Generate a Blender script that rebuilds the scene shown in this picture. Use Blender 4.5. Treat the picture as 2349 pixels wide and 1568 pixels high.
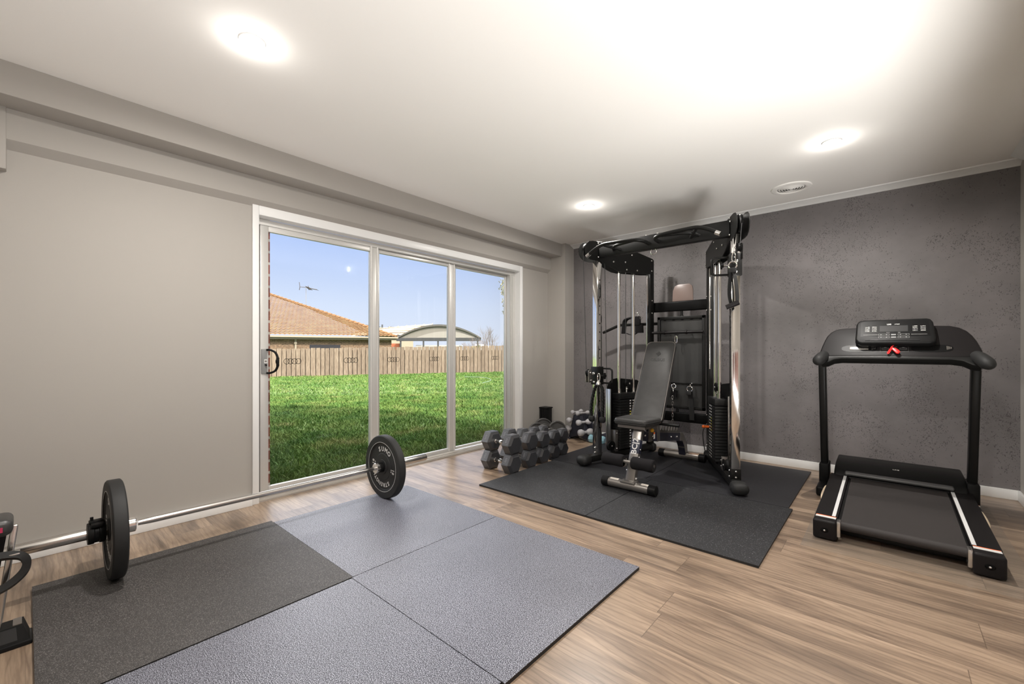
import bpy, bmesh, math, random
import numpy as np
from mathutils import Matrix, Vector
for o in list(bpy.data.objects): bpy.data.objects.remove(o)
S = bpy.context.scene; C = S.collection
R = math.radians; PI = math.pi
# ------------------------------------------------------------------ camera
cam = bpy.data.cameras.new('camera'); co = bpy.data.objects.new('camera', cam); C.objects.link(co)
cam.sensor_width = 36; cam.lens = 979.7*36/2349; cam.shift_y = 21.36/2349; cam.clip_start = .02; cam.clip_end = 400
co.location = (0, 0, 1.07); co.rotation_euler = (PI/2, 0, R(41.262)); S.camera = co
# ------------------------------------------------------------------ world, sun, exposure
S.view_settings.view_transform = 'Standard'; S.view_settings.look = 'None'
S.view_settings.gamma = 1; S.view_settings.exposure = .25; S.view_settings.use_curve_mapping = False
w = bpy.data.worlds.new('sky'); S.world = w; w.use_nodes = True
nt = w.node_tree; nd = nt.nodes; bg = nd['Background']
tc = nd.new('ShaderNodeTexCoord'); sx = nd.new('ShaderNodeSeparateXYZ'); rp = nd.new('ShaderNodeValToRGB')
nt.links.new(tc.outputs['Generated'], sx.inputs[0]); nt.links.new(sx.outputs['Z'], rp.inputs[0]); nt.links.new(rp.outputs[0], bg.inputs[0])
e = rp.color_ramp.elements
e[0].position = 0; e[0].color = (.80, .87, 1, 1); e[1].position = .9; e[1].color = (7.4, 7.3, 7.2, 1)
for p, c in ((.1, (.69, .80, 1)), (.27, (.40, .56, .96)), (.33, (.44, .62, 1.0)), (.46, (6.4, 6.3, 6.3))):
    q = e.new(p); q.color = (*c, 1)
bg.inputs[1].default_value = .91
SUN_D = Vector((-1, .0445, -1.05)).normalized()          # travel direction of the sunlight
sl = bpy.data.lights.new('sun', 'SUN'); sl.energy = 6.9; sl.angle = R(.6); sl.color = (1, .94, .83)
so = bpy.data.objects.new('sun', sl); C.objects.link(so); so.rotation_euler = SUN_D.to_track_quat('-Z', 'Y').to_euler(); so.location = (30, 0, 20)
LIGHT_W = 26; HALO_W = 1.2; SIDE_W = 150; SIDE_TILT = 36
# ------------------------------------------------------------------ helpers
OR = {}
class B:
    def __init__(s): s.v = []; s.f = []; s.mi = []; s.cur = 0
    def add(s, vs, fs, M=None):
        n = len(s.v)
        s.v += [tuple(M @ Vector(p)) for p in vs] if M is not None else [tuple(p) for p in vs]
        s.f += [tuple(i+n for i in f) for f in fs]; s.mi += [s.cur]*len(fs); return s
    def mat(s, i): s.cur = i; return s
    def box(s, lo, hi, M=None, bev=0, seg=2):
        x0, y0, z0 = lo; x1, y1, z1 = hi
        vs = [(x, y, z) for x in (x0, x1) for y in (y0, y1) for z in (z0, z1)]
        fs = [(0, 1, 3, 2), (4, 6, 7, 5), (0, 4, 5, 1), (2, 3, 7, 6), (0, 2, 6, 4), (1, 5, 7, 3)]
        if bev:
            bm = bmesh.new(); bv = [bm.verts.new(v) for v in vs]
            for f in fs: bm.faces.new([bv[i] for i in f])
            bmesh.ops.bevel(bm, geom=bm.edges[:], offset=min(bev, .49*min(x1-x0, y1-y0, z1-z0)), segments=seg, profile=.5, affect='EDGES')
            bm.verts.index_update(); vs = [v.co.copy() for v in bm.verts]; fs = [[v.index for v in f.verts] for f in bm.faces]; bm.free()
        return s.add(vs, fs, M)
    def cbox(s, c, d, M=None, bev=0, seg=2):
        return s.box([c[i]-d[i]/2 for i in range(3)], [c[i]+d[i]/2 for i in range(3)], M, bev, seg)
    def tube(s, pts, r, n=12, cap=True, M=None, smooth=0):
        P = [Vector(p) for p in pts]
        if smooth: P = crom(P, smooth)
        rr = r if isinstance(r, (list, tuple)) else [r]*len(P)
        if len(rr) != len(P): rr = [rr[0]+(rr[-1]-rr[0])*i/(len(P)-1) for i in range(len(P))]
        vs = []; fs = []; u = None
        for i, p in enumerate(P):
            t = (P[min(i+1, len(P)-1)]-P[max(i-1, 0)]).normalized()
            if u is None: u = t.orthogonal().normalized()
            u = (u-t*u.dot(t)).normalized(); w_ = t.cross(u)
            for k in range(n):
                a = 2*PI*k/n; vs.append(p+(u*math.cos(a)+w_*math.sin(a))*rr[i])
        for i in range(len(P)-1):
            for k in range(n):
                a = i*n+k; b = i*n+(k+1) % n; fs.append((a, b, b+n, a+n))
        if cap: fs.append(tuple(range(n))[::-1]); fs.append(tuple(range((len(P)-1)*n, len(P)*n)))
        return s.add(vs, fs, M)
    def cyl(s, a, b, r, n=20, r2=None): return s.tube([a, b], [r, r if r2 is None else r2], n)
    def lathe(s, prof, M=None, n=32):
        vs = []; fs = []
        for r, z in prof:
            for k in range(n): a = 2*PI*k/n; vs.append((r*math.cos(a), r*math.sin(a), z))
        for i in range(len(prof)-1):
            for k in range(n): fs.append((i*n+k, i*n+(k+1) % n, (i+1)*n+(k+1) % n, (i+1)*n+k))
        op = math.dist(prof[0], prof[-1]) > 1e-7
        if prof[0][0] > 1e-6 and op: fs.append(tuple(range(n))[::-1])
        if prof[-1][0] > 1e-6 and op: fs.append(tuple(range((len(prof)-1)*n, len(prof)*n)))
        return s.add(vs, fs, M)
    def prism(s, poly, d, M=None, z0=0):
        n = len(poly)
        return s.add([(x, y, z0) for x, y in poly]+[(x, y, z0+d) for x, y in poly],
                     [tuple(range(n))[::-1], tuple(range(n, 2*n))]+[(i, (i+1) % n, (i+1) % n+n, i+n) for i in range(n)], M)
    def bprism(s, poly, d, M=None, bev=.005, seg=2):
        bm = bmesh.new(); t = B().prism(poly, d); bv = [bm.verts.new(v) for v in t.v]
        for f in t.f: bm.faces.new([bv[i] for i in f])
        bmesh.ops.recalc_face_normals(bm, faces=bm.faces[:])
        bmesh.ops.bevel(bm, geom=[e for e in bm.edges if abs(e.verts[0].co.z-e.verts[1].co.z) < 1e-6], offset=bev, segments=seg, profile=.5, affect='EDGES')
        bm.verts.index_update(); s.add([v.co.copy() for v in bm.verts], [[v.index for v in f.verts] for f in bm.faces], M); bm.free(); return s
    def ball(s, c, r, M=None, n=16, m=10):
        sc = r if isinstance(r, (tuple, list)) else (r, r, r)
        T = Matrix.Translation(c) @ Matrix.Diagonal((*sc, 1)); T = M @ T if M is not None else T
        return s.lathe([(math.sin(PI*i/m), -math.cos(PI*i/m)) for i in range(m+1)], T, n)
    def torus(s, R_, r, M=None, n=24, m=8):
        return s.lathe([(R_+r*math.cos(2*PI*i/m), r*math.sin(2*PI*i/m)) for i in range(m+1)], M, n)
def crom(P, k):
    out = []
    for i in range(len(P)-1):
        a, b, c, d = P[max(i-1, 0)], P[i], P[i+1], P[min(i+2, len(P)-1)]
        for j in range(k):
            t = j/k; out.append(.5*((2*b)+(c-a)*t+(2*a-5*b+4*c-d)*t*t+(3*b-a-3*c+d)*t**3))
    return out+[P[-1]]
def fr(o, X, Y):
    X = Vector(X).normalized(); Y = Vector(Y); Y = (Y-X*Y.dot(X)).normalized(); Z = X.cross(Y)
    M = Matrix((X, Y, Z)).transposed().to_4x4(); M.translation = Vector(o); return M
def T(x, y, z): return Matrix.Translation((x, y, z))
def RX(a): return Matrix.Rotation(R(a), 4, 'X')
def RY(a): return Matrix.Rotation(R(a), 4, 'Y')
def RZ(a): return Matrix.Rotation(R(a), 4, 'Z')
def obj(name, b, mats, parent=None, at=None, ang=35, flat=False):
    o0 = Vector(at) if at is not None else (OR[parent.name] if parent else Vector((0, 0, 0)))
    me = bpy.data.meshes.new(name); v = np.array(b.v, dtype=float)-np.array(o0)
    me.from_pydata(v.tolist(), [], b.f); me.update()
    if not isinstance(mats, (list, tuple)): mats = [mats]
    for m in mats: me.materials.append(m)
    me.polygons.foreach_set('material_index', b.mi)
    bm = bmesh.new(); bm.from_mesh(me); bmesh.ops.recalc_face_normals(bm, faces=bm.faces[:]); bm.to_mesh(me); bm.free()
    if not flat:
        me.shade_smooth(); me.set_sharp_from_angle(angle=R(ang))
    o = bpy.data.objects.new(name, me); C.objects.link(o)
    if parent: o.parent = parent; OR[o.name] = OR[parent.name]
    else: o.location = o0; OR[o.name] = o0
    return o
def thing(name, loc, label, cat, group=None):
    o = bpy.data.objects.new(name, None); C.objects.link(o); o.location = loc; o.empty_display_size = .05; OR[o.name] = Vector(loc)
    return tag(o, label, cat, group)
def tag(o, label=None, cat=None, group=None, kind=None):
    for k, v in (('label', label), ('category', cat), ('group', group), ('kind', kind)):
        if v: o[k] = v
    return o
def struct(name, b, m, **k):
    o = obj(name, b, m, **k); o['kind'] = 'structure'; return o
def kids(o): return [c for c in bpy.data.objects if c.parent == o]
def dup(o, loc, rz=0, parent=None):
    c = o.copy(); C.objects.link(c); c.parent = parent
    if parent is None: c.location = loc; c.rotation_euler = (0, 0, rz)
    for k in kids(o): dup(k, None, 0, c)
    return c
_tx = {}
def text(b, s, size, M, depth=.0015, align='CENTER', bold=0):
    key = (s, bold)
    if key not in _tx:
        cu = bpy.data.curves.new('t', 'FONT'); cu.body = s; cu.size = 1; cu.align_x = 'CENTER'; cu.align_y = 'CENTER'; cu.extrude = .5; cu.offset = bold; cu.resolution_u = 2
        o = bpy.data.objects.new('t', cu); C.objects.link(o); bpy.context.view_layer.update()
        me = bpy.data.meshes.new_from_object(o.evaluated_get(bpy.context.evaluated_depsgraph_get()))
        _tx[key] = ([v.co.copy() for v in me.vertices], [tuple(p.vertices) for p in me.polygons])
        bpy.data.objects.remove(o); bpy.data.meshes.remove(me)
    vs, fs = _tx[key]
    b.add([(v.x*size, v.y*size, v.z*depth) for v in vs], fs, M)
# ------------------------------------------------------------------ materials
def nodes(m): return m.node_tree.nodes, m.node_tree.links
def mat(name, col, rough=.5, metal=0, spec=.5, coat=0, bump=0, bs=200, var=0, vs=20, emis=None, es=0):
    m = bpy.data.materials.new(name); m.use_nodes = True; N, L = nodes(m); p = N['Principled BSDF']
    p.inputs['Base Color'].default_value = (*col, 1); p.inputs['Roughness'].default_value = rough; p.inputs['Metallic'].default_value = metal
    p.inputs['Specular IOR Level'].default_value = spec; p.inputs['Coat Weight'].default_value = coat
    if emis: p.inputs['Emission Color'].default_value = (*emis, 1); p.inputs['Emission Strength'].default_value = es
    if bump or var:
        t = N.new('ShaderNodeTexCoord')
    if bump:
        n = N.new('ShaderNodeTexNoise'); n.inputs['Scale'].default_value = bs; n.inputs['Detail'].default_value = 3
        bp = N.new('ShaderNodeBump'); bp.inputs['Strength'].default_value = bump; bp.inputs['Distance'].default_value = .002
        L.new(t.outputs['Object'], n.inputs['Vector']); L.new(n.outputs[0], bp.inputs['Height']); L.new(bp.outputs[0], p.inputs['Normal'])
    if var:
        n = N.new('ShaderNodeTexNoise'); n.inputs['Scale'].default_value = vs; n.inputs['Detail'].default_value = 4
        r = N.new('ShaderNodeValToRGB'); r.color_ramp.elements[0].position = .35; r.color_ramp.elements[1].position = .65
        r.color_ramp.elements[0].color = (*[c*(1-var) for c in col], 1); r.color_ramp.elements[1].color = (*[min(1, c*(1+var)) for c in col], 1)
        L.new(t.outputs['Object'], n.inputs['Vector']); L.new(n.outputs[0], r.inputs[0]); L.new(r.outputs[0], p.inputs['Base Color'])
    return m
def ramp(N, stops, interp='LINEAR'):
    r = N.new('ShaderNodeValToRGB'); r.color_ramp.interpolation = interp; E = r.color_ramp.elements
    E[0].position, E[0].color = stops[0][0], (*stops[0][1], 1); E[1].position, E[1].color = stops[-1][0], (*stops[-1][1], 1)
    for p, c in stops[1:-1]: q = E.new(p); q.color = (*c, 1)
    return r
def mixc(N, L, f, a, b, mode='MIX'):
    x = N.new('ShaderNodeMix'); x.data_type = 'RGBA'; x.blend_type = mode
    for s, v in ((0, f), (6, a), (7, b)):
        if hasattr(v, 'is_linked') or hasattr(v, 'links'): L.new(v, x.inputs[s])
        else: x.inputs[s].default_value = v if s == 0 else (*v, 1)
    return x.outputs[2]
def noise(N, L, vec, scale, detail=3, rough=.5, dist=0):
    n = N.new('ShaderNodeTexNoise'); n.inputs['Scale'].default_value = scale; n.inputs['Detail'].default_value = detail
    n.inputs['Roughness'].default_value = rough; n.inputs['Distortion'].default_value = dist
    if vec is not None: L.new(vec, n.inputs['Vector'])
    return n.outputs[0]
def mapping(N, L, sc, out='Object'):
    t = N.new('ShaderNodeTexCoord'); m = N.new('ShaderNodeMapping'); m.inputs['Scale'].default_value = sc; L.new(t.outputs[out], m.inputs[0]); return m.outputs[0]
def mathn(N, L, op, a, b=None):
    m = N.new('ShaderNodeMath'); m.operation = op
    for i, v in enumerate((a, b)):
        if v is None: continue
        if isinstance(v, (int, float)): m.inputs[i].default_value = v
        else: L.new(v, m.inputs[i])
    return m.outputs[0]
def speckle(name, dark, light, amount, scale=420, rough=.6, spec=.5, big=0):
    m = mat(name, dark, rough, spec=spec); N, L = nodes(m); p = N['Principled BSDF']
    v = mapping(N, L, (1, 1, 1))
    n1 = noise(N, L, v, scale, 2, .6); r = ramp(N, [(0, dark), (1-amount-.045, dark), (1-amount+.02, light), (1, light)]); L.new(n1, r.inputs[0])
    n2 = noise(N, L, v, 1.6, 3); r2 = ramp(N, [(.3, (.86, .86, .86)), (.7, (1.1, 1.1, 1.1))]); L.new(n2, r2.inputs[0])
    c = mixc(N, L, 1.0, r.outputs[0], r2.outputs[0], 'MULTIPLY'); L.new(c, p.inputs['Base Color'])
    bp = N.new('ShaderNodeBump'); bp.inputs['Strength'].default_value = .35; bp.inputs['Distance'].default_value = .0015
    L.new(n1, bp.inputs['Height']); L.new(bp.outputs[0], p.inputs['Normal']); return m
wallm = mat('wall_paint', (.385, .362, .332), .7, bump=.05, bs=300)
ceilm = mat('ceiling_paint', (.96, .94, .905), .85)
whitem = mat('white_gloss', (.80, .80, .79), .35)
alum = mat('aluminium', (.62, .61, .585), .38, metal=.35)
alumd = mat('track_metal', (.50, .47, .43), .4, metal=.5)
black = mat('black_powdercoat', (.009, .009, .0085), .40, spec=.25, bump=.03, bs=900)
blackp = mat('black_plastic', (.008, .008, .008), .42, spec=.15, bump=.05, bs=1200)
blackg = mat('black_gloss', (.005, .005, .005), .35, spec=.1)
satin = mat('black_satin', (.010, .0085, .0088), .45, spec=.2, bump=.06, bs=1500)
rubber = mat('black_rubber', (.018, .018, .018), .6, spec=.35, bump=.1, bs=700)
foam = mat('black_foam', (.014, .013, .014), .95, spec=.2, bump=.4, bs=900)
vinyl = mat('black_vinyl', (.035, .034, .033), .38, bump=.15, bs=180, var=.15, vs=12)
chrome = mat('chrome', (.85, .83, .80), .09, metal=1)
chromes = mat('brushed_chrome', (.62, .60, .57), .24, metal=1)
gun = mat('gunmetal', (.30, .28, .26), .32, metal=.8)
steel = mat('bolt_steel', (.75, .74, .72), .2, metal=1)
cablem = mat('cable', (.05, .05, .05), .4)
stackm = mat('stack_iron', (.010, .010, .010), .5)
labelw = mat('label_white', (.75, .74, .72), .5)
labely = mat('label_yellow', (.65, .60, .08), .5)
orange = mat('orange_plastic', (.9, .16, .02), .35)
redm = mat('red_plastic', (.85, .02, .02), .35)
hexm = mat('hex_rubber', (.036, .037, .041), .30, spec=.75, bump=.06, bs=500)
hexl = mat('hex_label', (.13, .13, .14), .45)
greyneo = mat('grey_neoprene', (.42, .41, .42), .5)
navyp = mat('navy_plastic', (.018, .019, .03), .45)
bluev = mat('pale_blue_vinyl', (.30, .52, .60), .4)
purple = mat('purple_vinyl', (.30, .06, .38), .4)
platem = mat('iron_plate', (.10, .098, .095), .38, metal=.2)
beltm = speckle('belt', (.030, .025, .024), (.10, .09, .085), .30, 700, .65)
mauve = mat('smoky_acrylic', (.20, .145, .125), .35)
M_P1 = speckle('platform_mat_sheen', (.022, .024, .038), (.40, .41, .47), .45, 330, .42)  # window sheen put into the colour: bluish and lighter than the dark rubber
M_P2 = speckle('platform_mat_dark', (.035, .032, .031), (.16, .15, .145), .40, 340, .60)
M_G1 = speckle('flecked_mat', (.012, .0125, .0145), (.17, .17, .18), .33, 200, .55)
M_G2 = speckle('smooth_mat', (.016, .016, .019), (.026, .026, .030), .4, 90, .5)
def wood():
    m = mat('oak_boards', (.4, .28, .18), .42, coat=.35); N, L = nodes(m); p = N['Principled BSDF']
    p.inputs['Coat Roughness'].default_value = .28; t = N.new('ShaderNodeTexCoord'); s = N.new('ShaderNodeSeparateXYZ'); L.new(t.outputs['Object'], s.inputs[0]); x, y = s.outputs[0], s.outputs[1]
    row = mathn(N, L, 'FLOOR', mathn(N, L, 'DIVIDE', y, .19)); fy = mathn(N, L, 'FRACT', mathn(N, L, 'DIVIDE', y, .19))
    wn = N.new('ShaderNodeTexWhiteNoise'); wn.noise_dimensions = '1D'; L.new(row, wn.inputs['W'])
    xs = mathn(N, L, 'ADD', mathn(N, L, 'DIVIDE', x, 1.22), mathn(N, L, 'MULTIPLY', wn.outputs[0], 7)); col = mathn(N, L, 'FLOOR', xs); fx = mathn(N, L, 'FRACT', xs)
    cid = N.new('ShaderNodeCombineXYZ'); L.new(row, cid.inputs[0]); L.new(col, cid.inputs[1])
    w2 = N.new('ShaderNodeTexWhiteNoise'); L.new(cid.outputs[0], w2.inputs['Vector'])
    off = N.new('ShaderNodeVectorMath'); off.operation = 'MULTIPLY_ADD'; L.new(w2.outputs['Color'], off.inputs[0]); off.inputs[1].default_value = (13, 13, 13); L.new(t.outputs['Object'], off.inputs[2])
    mp = N.new('ShaderNodeMapping'); mp.inputs['Scale'].default_value = (.9, 6.5, 1); L.new(off.outputs[0], mp.inputs[0])
    g1 = noise(N, L, mp.outputs[0], 1.2, 4, .55, 1.1)
    mp2 = N.new('ShaderNodeMapping'); mp2.inputs['Scale'].default_value = (5, 90, 1); L.new(off.outputs[0], mp2.inputs[0]); g2 = noise(N, L, mp2.outputs[0], 2.2, 4, .6, .3)
    mp3 = N.new('ShaderNodeMapping'); mp3.inputs['Scale'].default_value = (.8, 4.5, 1); L.new(off.outputs[0], mp3.inputs[0])
    wv = N.new('ShaderNodeTexWave'); wv.wave_type = 'RINGS'; wv.rings_direction = 'Z'; wv.inputs['Scale'].default_value = 3.0; wv.inputs['Distortion'].default_value = 9; wv.inputs['Detail'].default_value = 3; wv.inputs['Detail Scale'].default_value = 1.2; L.new(mp3.outputs[0], wv.inputs['Vector'])
    r1 = ramp(N, [(.30, (.125, .088, .062)), (.43, (.215, .155, .110)), (.55, (.315, .232, .165)), (.72, (.39, .292, .212))]); L.new(g1, r1.inputs[0])
    r2 = ramp(N, [(.35, (.84, .83, .82)), (.6, (1.05, 1.05, 1.04))]); L.new(g2, r2.inputs[0])
    c = mixc(N, L, .85, r1.outputs[0], r2.outputs[0], 'MULTIPLY')
    r4 = ramp(N, [(0, (.74, .72, .71)), (.30, (1.0, 1.0, 1.0)), (1, (1.04, 1.04, 1.04))]); L.new(wv.outputs[1], r4.inputs[0]); c = mixc(N, L, .8, c, r4.outputs[0], 'MULTIPLY')
    r3 = ramp(N, [(0, (.84, .82, .80)), (1, (1.14, 1.12, 1.10))]); L.new(w2.outputs[0], r3.inputs[0]); c = mixc(N, L, 1.0, c, r3.outputs[0], 'MULTIPLY')
    e1 = mathn(N, L, 'LESS_THAN', fy, .010); e2 = mathn(N, L, 'LESS_THAN', fx, .0022); ed = mathn(N, L, 'MAXIMUM', mathn(N, L, 'MULTIPLY', e1, .35), mathn(N, L, 'MULTIPLY', e2, .75))
    c = mixc(N, L, ed, c, (.09, .06, .04)); L.new(c, p.inputs['Base Color'])
    rr = ramp(N, [(.3, (.42,)*3), (.7, (.31,)*3)]); L.new(g2, rr.inputs[0]); L.new(rr.outputs[0], p.inputs['Roughness'])
    bp = N.new('ShaderNodeBump'); bp.inputs['Strength'].default_value = .08; bp.inputs['Distance'].default_value = .001; L.new(g2, bp.inputs['Height']); L.new(bp.outputs[0], p.inputs['Normal']); return m
woodm = wood()
def plaster():
    m = mat('dark_plaster', (.1, .095, .095), .6); N, L = nodes(m); p = N['Principled BSDF']; v = mapping(N, L, (1, 1, 1))
    big = noise(N, L, v, 1.3, 5, .6); r = ramp(N, [(.30, (.120, .112, .111)), (.5, (.165, .153, .153)), (.7, (.215, .197, .199))]); L.new(big, r.inputs[0])
    vr = N.new('ShaderNodeTexVoronoi'); vr.inputs['Scale'].default_value = 125; vr.inputs['Randomness'].default_value = 1
    wv = mapping(N, L, (1.25, 1, .85)); ds = N.new('ShaderNodeTexNoise'); ds.inputs['Scale'].default_value = 30; L.new(wv, ds.inputs['Vector'])
    vm = N.new('ShaderNodeVectorMath'); vm.operation = 'MULTIPLY_ADD'; L.new(ds.outputs['Color'], vm.inputs[0]); vm.inputs[1].default_value = (.05, .05, .05); L.new(wv, vm.inputs[2]); L.new(vm.outputs[0], vr.inputs['Vector'])
    cell = N.new('ShaderNodeSeparateColor'); L.new(vr.outputs['Color'], cell.inputs[0])
    fl = mathn(N, L, 'LESS_THAN', vr.outputs['Distance'], mathn(N, L, 'MULTIPLY', mathn(N, L, 'POWER', cell.outputs[0], 1.2), .60))
    clu = noise(N, L, v, 2.6, 5, .62, .6); cr_ = ramp(N, [(.48, (0, 0, 0)), (.61, (1, 1, 1))]); L.new(clu, cr_.inputs[0])
    thin = mathn(N, L, 'GREATER_THAN', cell.outputs[1], .96)
    k = mathn(N, L, 'MULTIPLY', fl, mathn(N, L, 'MAXIMUM', mathn(N, L, 'GREATER_THAN', cr_.outputs[0], cell.outputs[2]), thin))
    c = mixc(N, L, mathn(N, L, 'MULTIPLY', k, .58), r.outputs[0], (.030, .028, .028)); L.new(c, p.inputs['Base Color'])
    h = mathn(N, L, 'SUBTRACT', noise(N, L, v, 26, 5, .6), mathn(N, L, 'MULTIPLY', k, .8))
    bp = N.new('ShaderNodeBump'); bp.inputs['Strength'].default_value = .32; bp.inputs['Distance'].default_value = .004; L.new(h, bp.inputs['Height']); L.new(bp.outputs[0], p.inputs['Normal']); return m
plasterm = plaster()
def glass():
    m = bpy.data.materials.new('window_glass'); m.use_nodes = True; N, L = nodes(m); N.remove(N['Principled BSDF'])
    tr = N.new('ShaderNodeBsdfTransparent'); tr.inputs[0].default_value = (.97, .97, .97, 1); gl = N.new('ShaderNodeBsdfGlossy'); gl.inputs['Roughness'].default_value = .01
    f = N.new('ShaderNodeFresnel'); f.inputs[0].default_value = 1.3; mx = N.new('ShaderNodeMixShader')
    L.new(f.outputs[0], mx.inputs[0]); L.new(tr.outputs[0], mx.inputs[1]); L.new(gl.outputs[0], mx.inputs[2]); L.new(mx.outputs[0], N['Material Output'].inputs[0]); return m
glassm = glass()
def bricks(name, c1, c2, mo, sc, out='Object', rot=(0, 0, 0)):
    m = mat(name, c1, .85); N, L = nodes(m); p = N['Principled BSDF']; t = N.new('ShaderNodeTexCoord'); mp = N.new('ShaderNodeMapping'); mp.inputs['Rotation'].default_value = rot or (0, 0, 0); L.new(t.outputs[out], mp.inputs[0])
    if rot is None:
        sp = N.new('ShaderNodeSeparateXYZ'); cb_ = N.new('ShaderNodeCombineXYZ'); L.new(t.outputs[out], sp.inputs[0]); L.new(mathn(N, L, 'ADD', sp.outputs[0], sp.outputs[1]), cb_.inputs[0]); L.new(sp.outputs[2], cb_.inputs[1]); L.new(cb_.outputs[0], mp.inputs[0])
    b = N.new('ShaderNodeTexBrick'); b.inputs['Color1'].default_value = (*c1, 1); b.inputs['Color2'].default_value = (*c2, 1); b.inputs['Mortar'].default_value = (*mo, 1); b.inputs['Scale'].default_value = sc
    b.inputs['Brick Width'].default_value = .24; b.inputs['Row Height'].default_value = .086; b.inputs['Mortar Size'].default_value = .010; L.new(mp.outputs[0], b.inputs[0])
    n = noise(N, L, mp.outputs[0], 9, 4); r = ramp(N, [(.35, (.7, .7, .7)), (.65, (1.2, 1.2, 1.2))]); L.new(n, r.inputs[0]); L.new(mixc(N, L, 1.0, b.outputs[0], r.outputs[0], 'MULTIPLY'), p.inputs['Base Color']); return m
brick_n = bricks('brown_brick', (.15, .090, .052), (.08, .045, .026), (.24, .17, .11), 1, rot=(PI/2, 0, 0))
brick_o = bricks('red_brick', (.30, .095, .065), (.22, .07, .05), (.55, .50, .44), 1, rot=None)
tilem = mat('roof_tile', (.165, .092, .045), .95, spec=.08, var=.16, vs=1.3)
capm = mat('ridge_tile', (.16, .088, .042), .95, spec=.08, var=.12, vs=2)
creamm = mat('cream_metal', (.27, .225, .165), .5)
palem = mat('paling', (.40, .335, .26), .9)
def paling():
    m = palem; N, L = nodes(m); p = N['Principled BSDF']; v = mapping(N, L, (14, 14, .9)); oi = N.new('ShaderNodeObjectInfo')
    n = noise(N, L, v, 3, 5, .65, .4); r = ramp(N, [(.3, (.085, .060, .040)), (.52, (.185, .138, .098)), (.7, (.25, .20, .15))]); L.new(n, r.inputs[0])
    r2 = ramp(N, [(0, (.82, .80, .79)), (1, (1.12, 1.12, 1.12))]); L.new(oi.outputs['Random'], r2.inputs[0]); L.new(mixc(N, L, 1.0, r.outputs[0], r2.outputs[0], 'MULTIPLY'), p.inputs['Base Color'])
paling()
def grassy(name, stops, sc):
    m = mat(name, (.2, .4, .05), .8, spec=.2); N, L = nodes(m); p = N['Principled BSDF']; v = mapping(N, L, (1, 1, 1))
    r = ramp(N, stops); L.new(noise(N, L, v, sc, 6, .65), r.inputs[0]); L.new(r.outputs[0], p.inputs['Base Color']); return m
lawnm = grassy('lawn_soil', [(.30, (.025, .045, .008)), (.46, (.05, .085, .015)), (.58, (.08, .12, .025)), (.72, (.16, .14, .06))], .9)
blade1 = grassy('grass_blade', [(.3, (.032, .082, .016)), (.45, (.065, .130, .024)), (.57, (.105, .165, .036)), (.70, (.18, .19, .07))], 1.6)
# ------------------------------------------------------------------ room shell
H = 2.435; XL = -3.33; XR = .72; YB = 4.70; YF = -.80
b = B().box((XL-.25, YF-.15, -.12), (XR+.15, YB+.2, 0)); struct('floor', b, woodm)
b = B().box((XL-.25, YF-.15, H), (XR+.15, YB+.2, H+.06)); struct('ceiling', b, ceilm)
OY0, OY1, OZ = 1.085, 3.93, 2.03
b = B().box((XL-.10, YF-.15, 0), (XL, OY0-.013, H)).box((XL-.10, OY1+.013, 0), (XL, YB, H)).box((XL-.10, OY0-.013, OZ+.013), (XL, OY1+.013, H))
b.mat(1).box((XL-.23, YF-.15, -.3), (XL-.115, OY0+.114, H)).box((XL-.23, OY1+.02, -.3), (XL-.115, YB+.2, H)).box((XL-.23, OY0+.114, OZ+.05), (XL-.115, OY1+.02, H))
struct('wall_left', b, [wallm, brick_o])
struct('wall_back', B().box((XL-.10, YB, 0), (XR+.15, YB+.2, H)), plasterm)
struct('wall_right', B().box((XR, YF-.15, 0), (XR+.15, -.60, H)).box((XR, 2.45, 0), (XR+.15, YB, H)).box((XR, -.60, 0), (XR+.15, 2.45, .12)).box((XR, -.60, 1.15), (XR+.15, 2.45, H)), wallm)
struct('wall_front', B().box((XL, YF-.15, 0), (XR, YF, H)), wallm)
WY0, WY1, WZ0, WZ1 = -.60, 2.45, .12, 1.15          # added low opening in the right wall, lets the fill lamps in
b = B().box((XR+.04, WY0, WZ0), (XR+.10, WY1, WZ0+.04)).box((XR+.04, WY0, WZ1-.04), (XR+.10, WY1, WZ1)).box((XR+.04, WY0, WZ0), (XR+.10, WY0+.04, WZ1)).box((XR+.04, WY1-.04, WZ0), (XR+.10, WY1, WZ1)).box((XR+.04, .9, WZ0), (XR+.10, .94, WZ1))
struct('added_window_1', b, whitem)
for yy, wt in ((.0, 1.25), (.7, .75), (1.4, .75), (2.1, 1.25)):
    l = bpy.data.lights.new('added_ceiling_fill', 'AREA'); l.shape = 'RECTANGLE'; l.size = .55; l.size_y = .45; l.energy = SIDE_W/4*wt; l.color = (1, .985, .96)
    lo = bpy.data.objects.new('added_ceiling_fill', l); C.objects.link(lo); lo.location = (XR+.50, yy, -.06); lo.rotation_euler = (R(90+SIDE_TILT), 0, R(70))  # added area lamps outside the opening, tilted up to brighten the ceiling
struct('wall_corner', B().box((XL, 4.50, 0), (-3.055, YB, H)), wallm)
struct('trim_1', B().box((XL, YF, 2.276), (-3.107, 4.50, H), bev=.004), wallm)
b = B().prism([(XL, 2.085), (-3.28, 2.124), (-3.28, 2.28), (XL, 2.28)], 4.50+.062, fr((0, -.062, 0), (1, 0, 0), (0, 0, 1)) @ Matrix.Scale(-1, 4, (0, 0, 1)))
b.box((XL, YF, 1.97), (-3.268, -.062, 2.28), bev=.004); struct('trim_2', b, wallm)
b = B().prism([(0, H), (-.09, H), (-.085, H-.008), (-.02, 2.405), (-.012, 2.397), (0, 2.397)], XR+3.055, fr((-3.055, YB, 0), (0, 1, 0), (0, 0, 1))); struct('trim_3', b, whitem)
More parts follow.
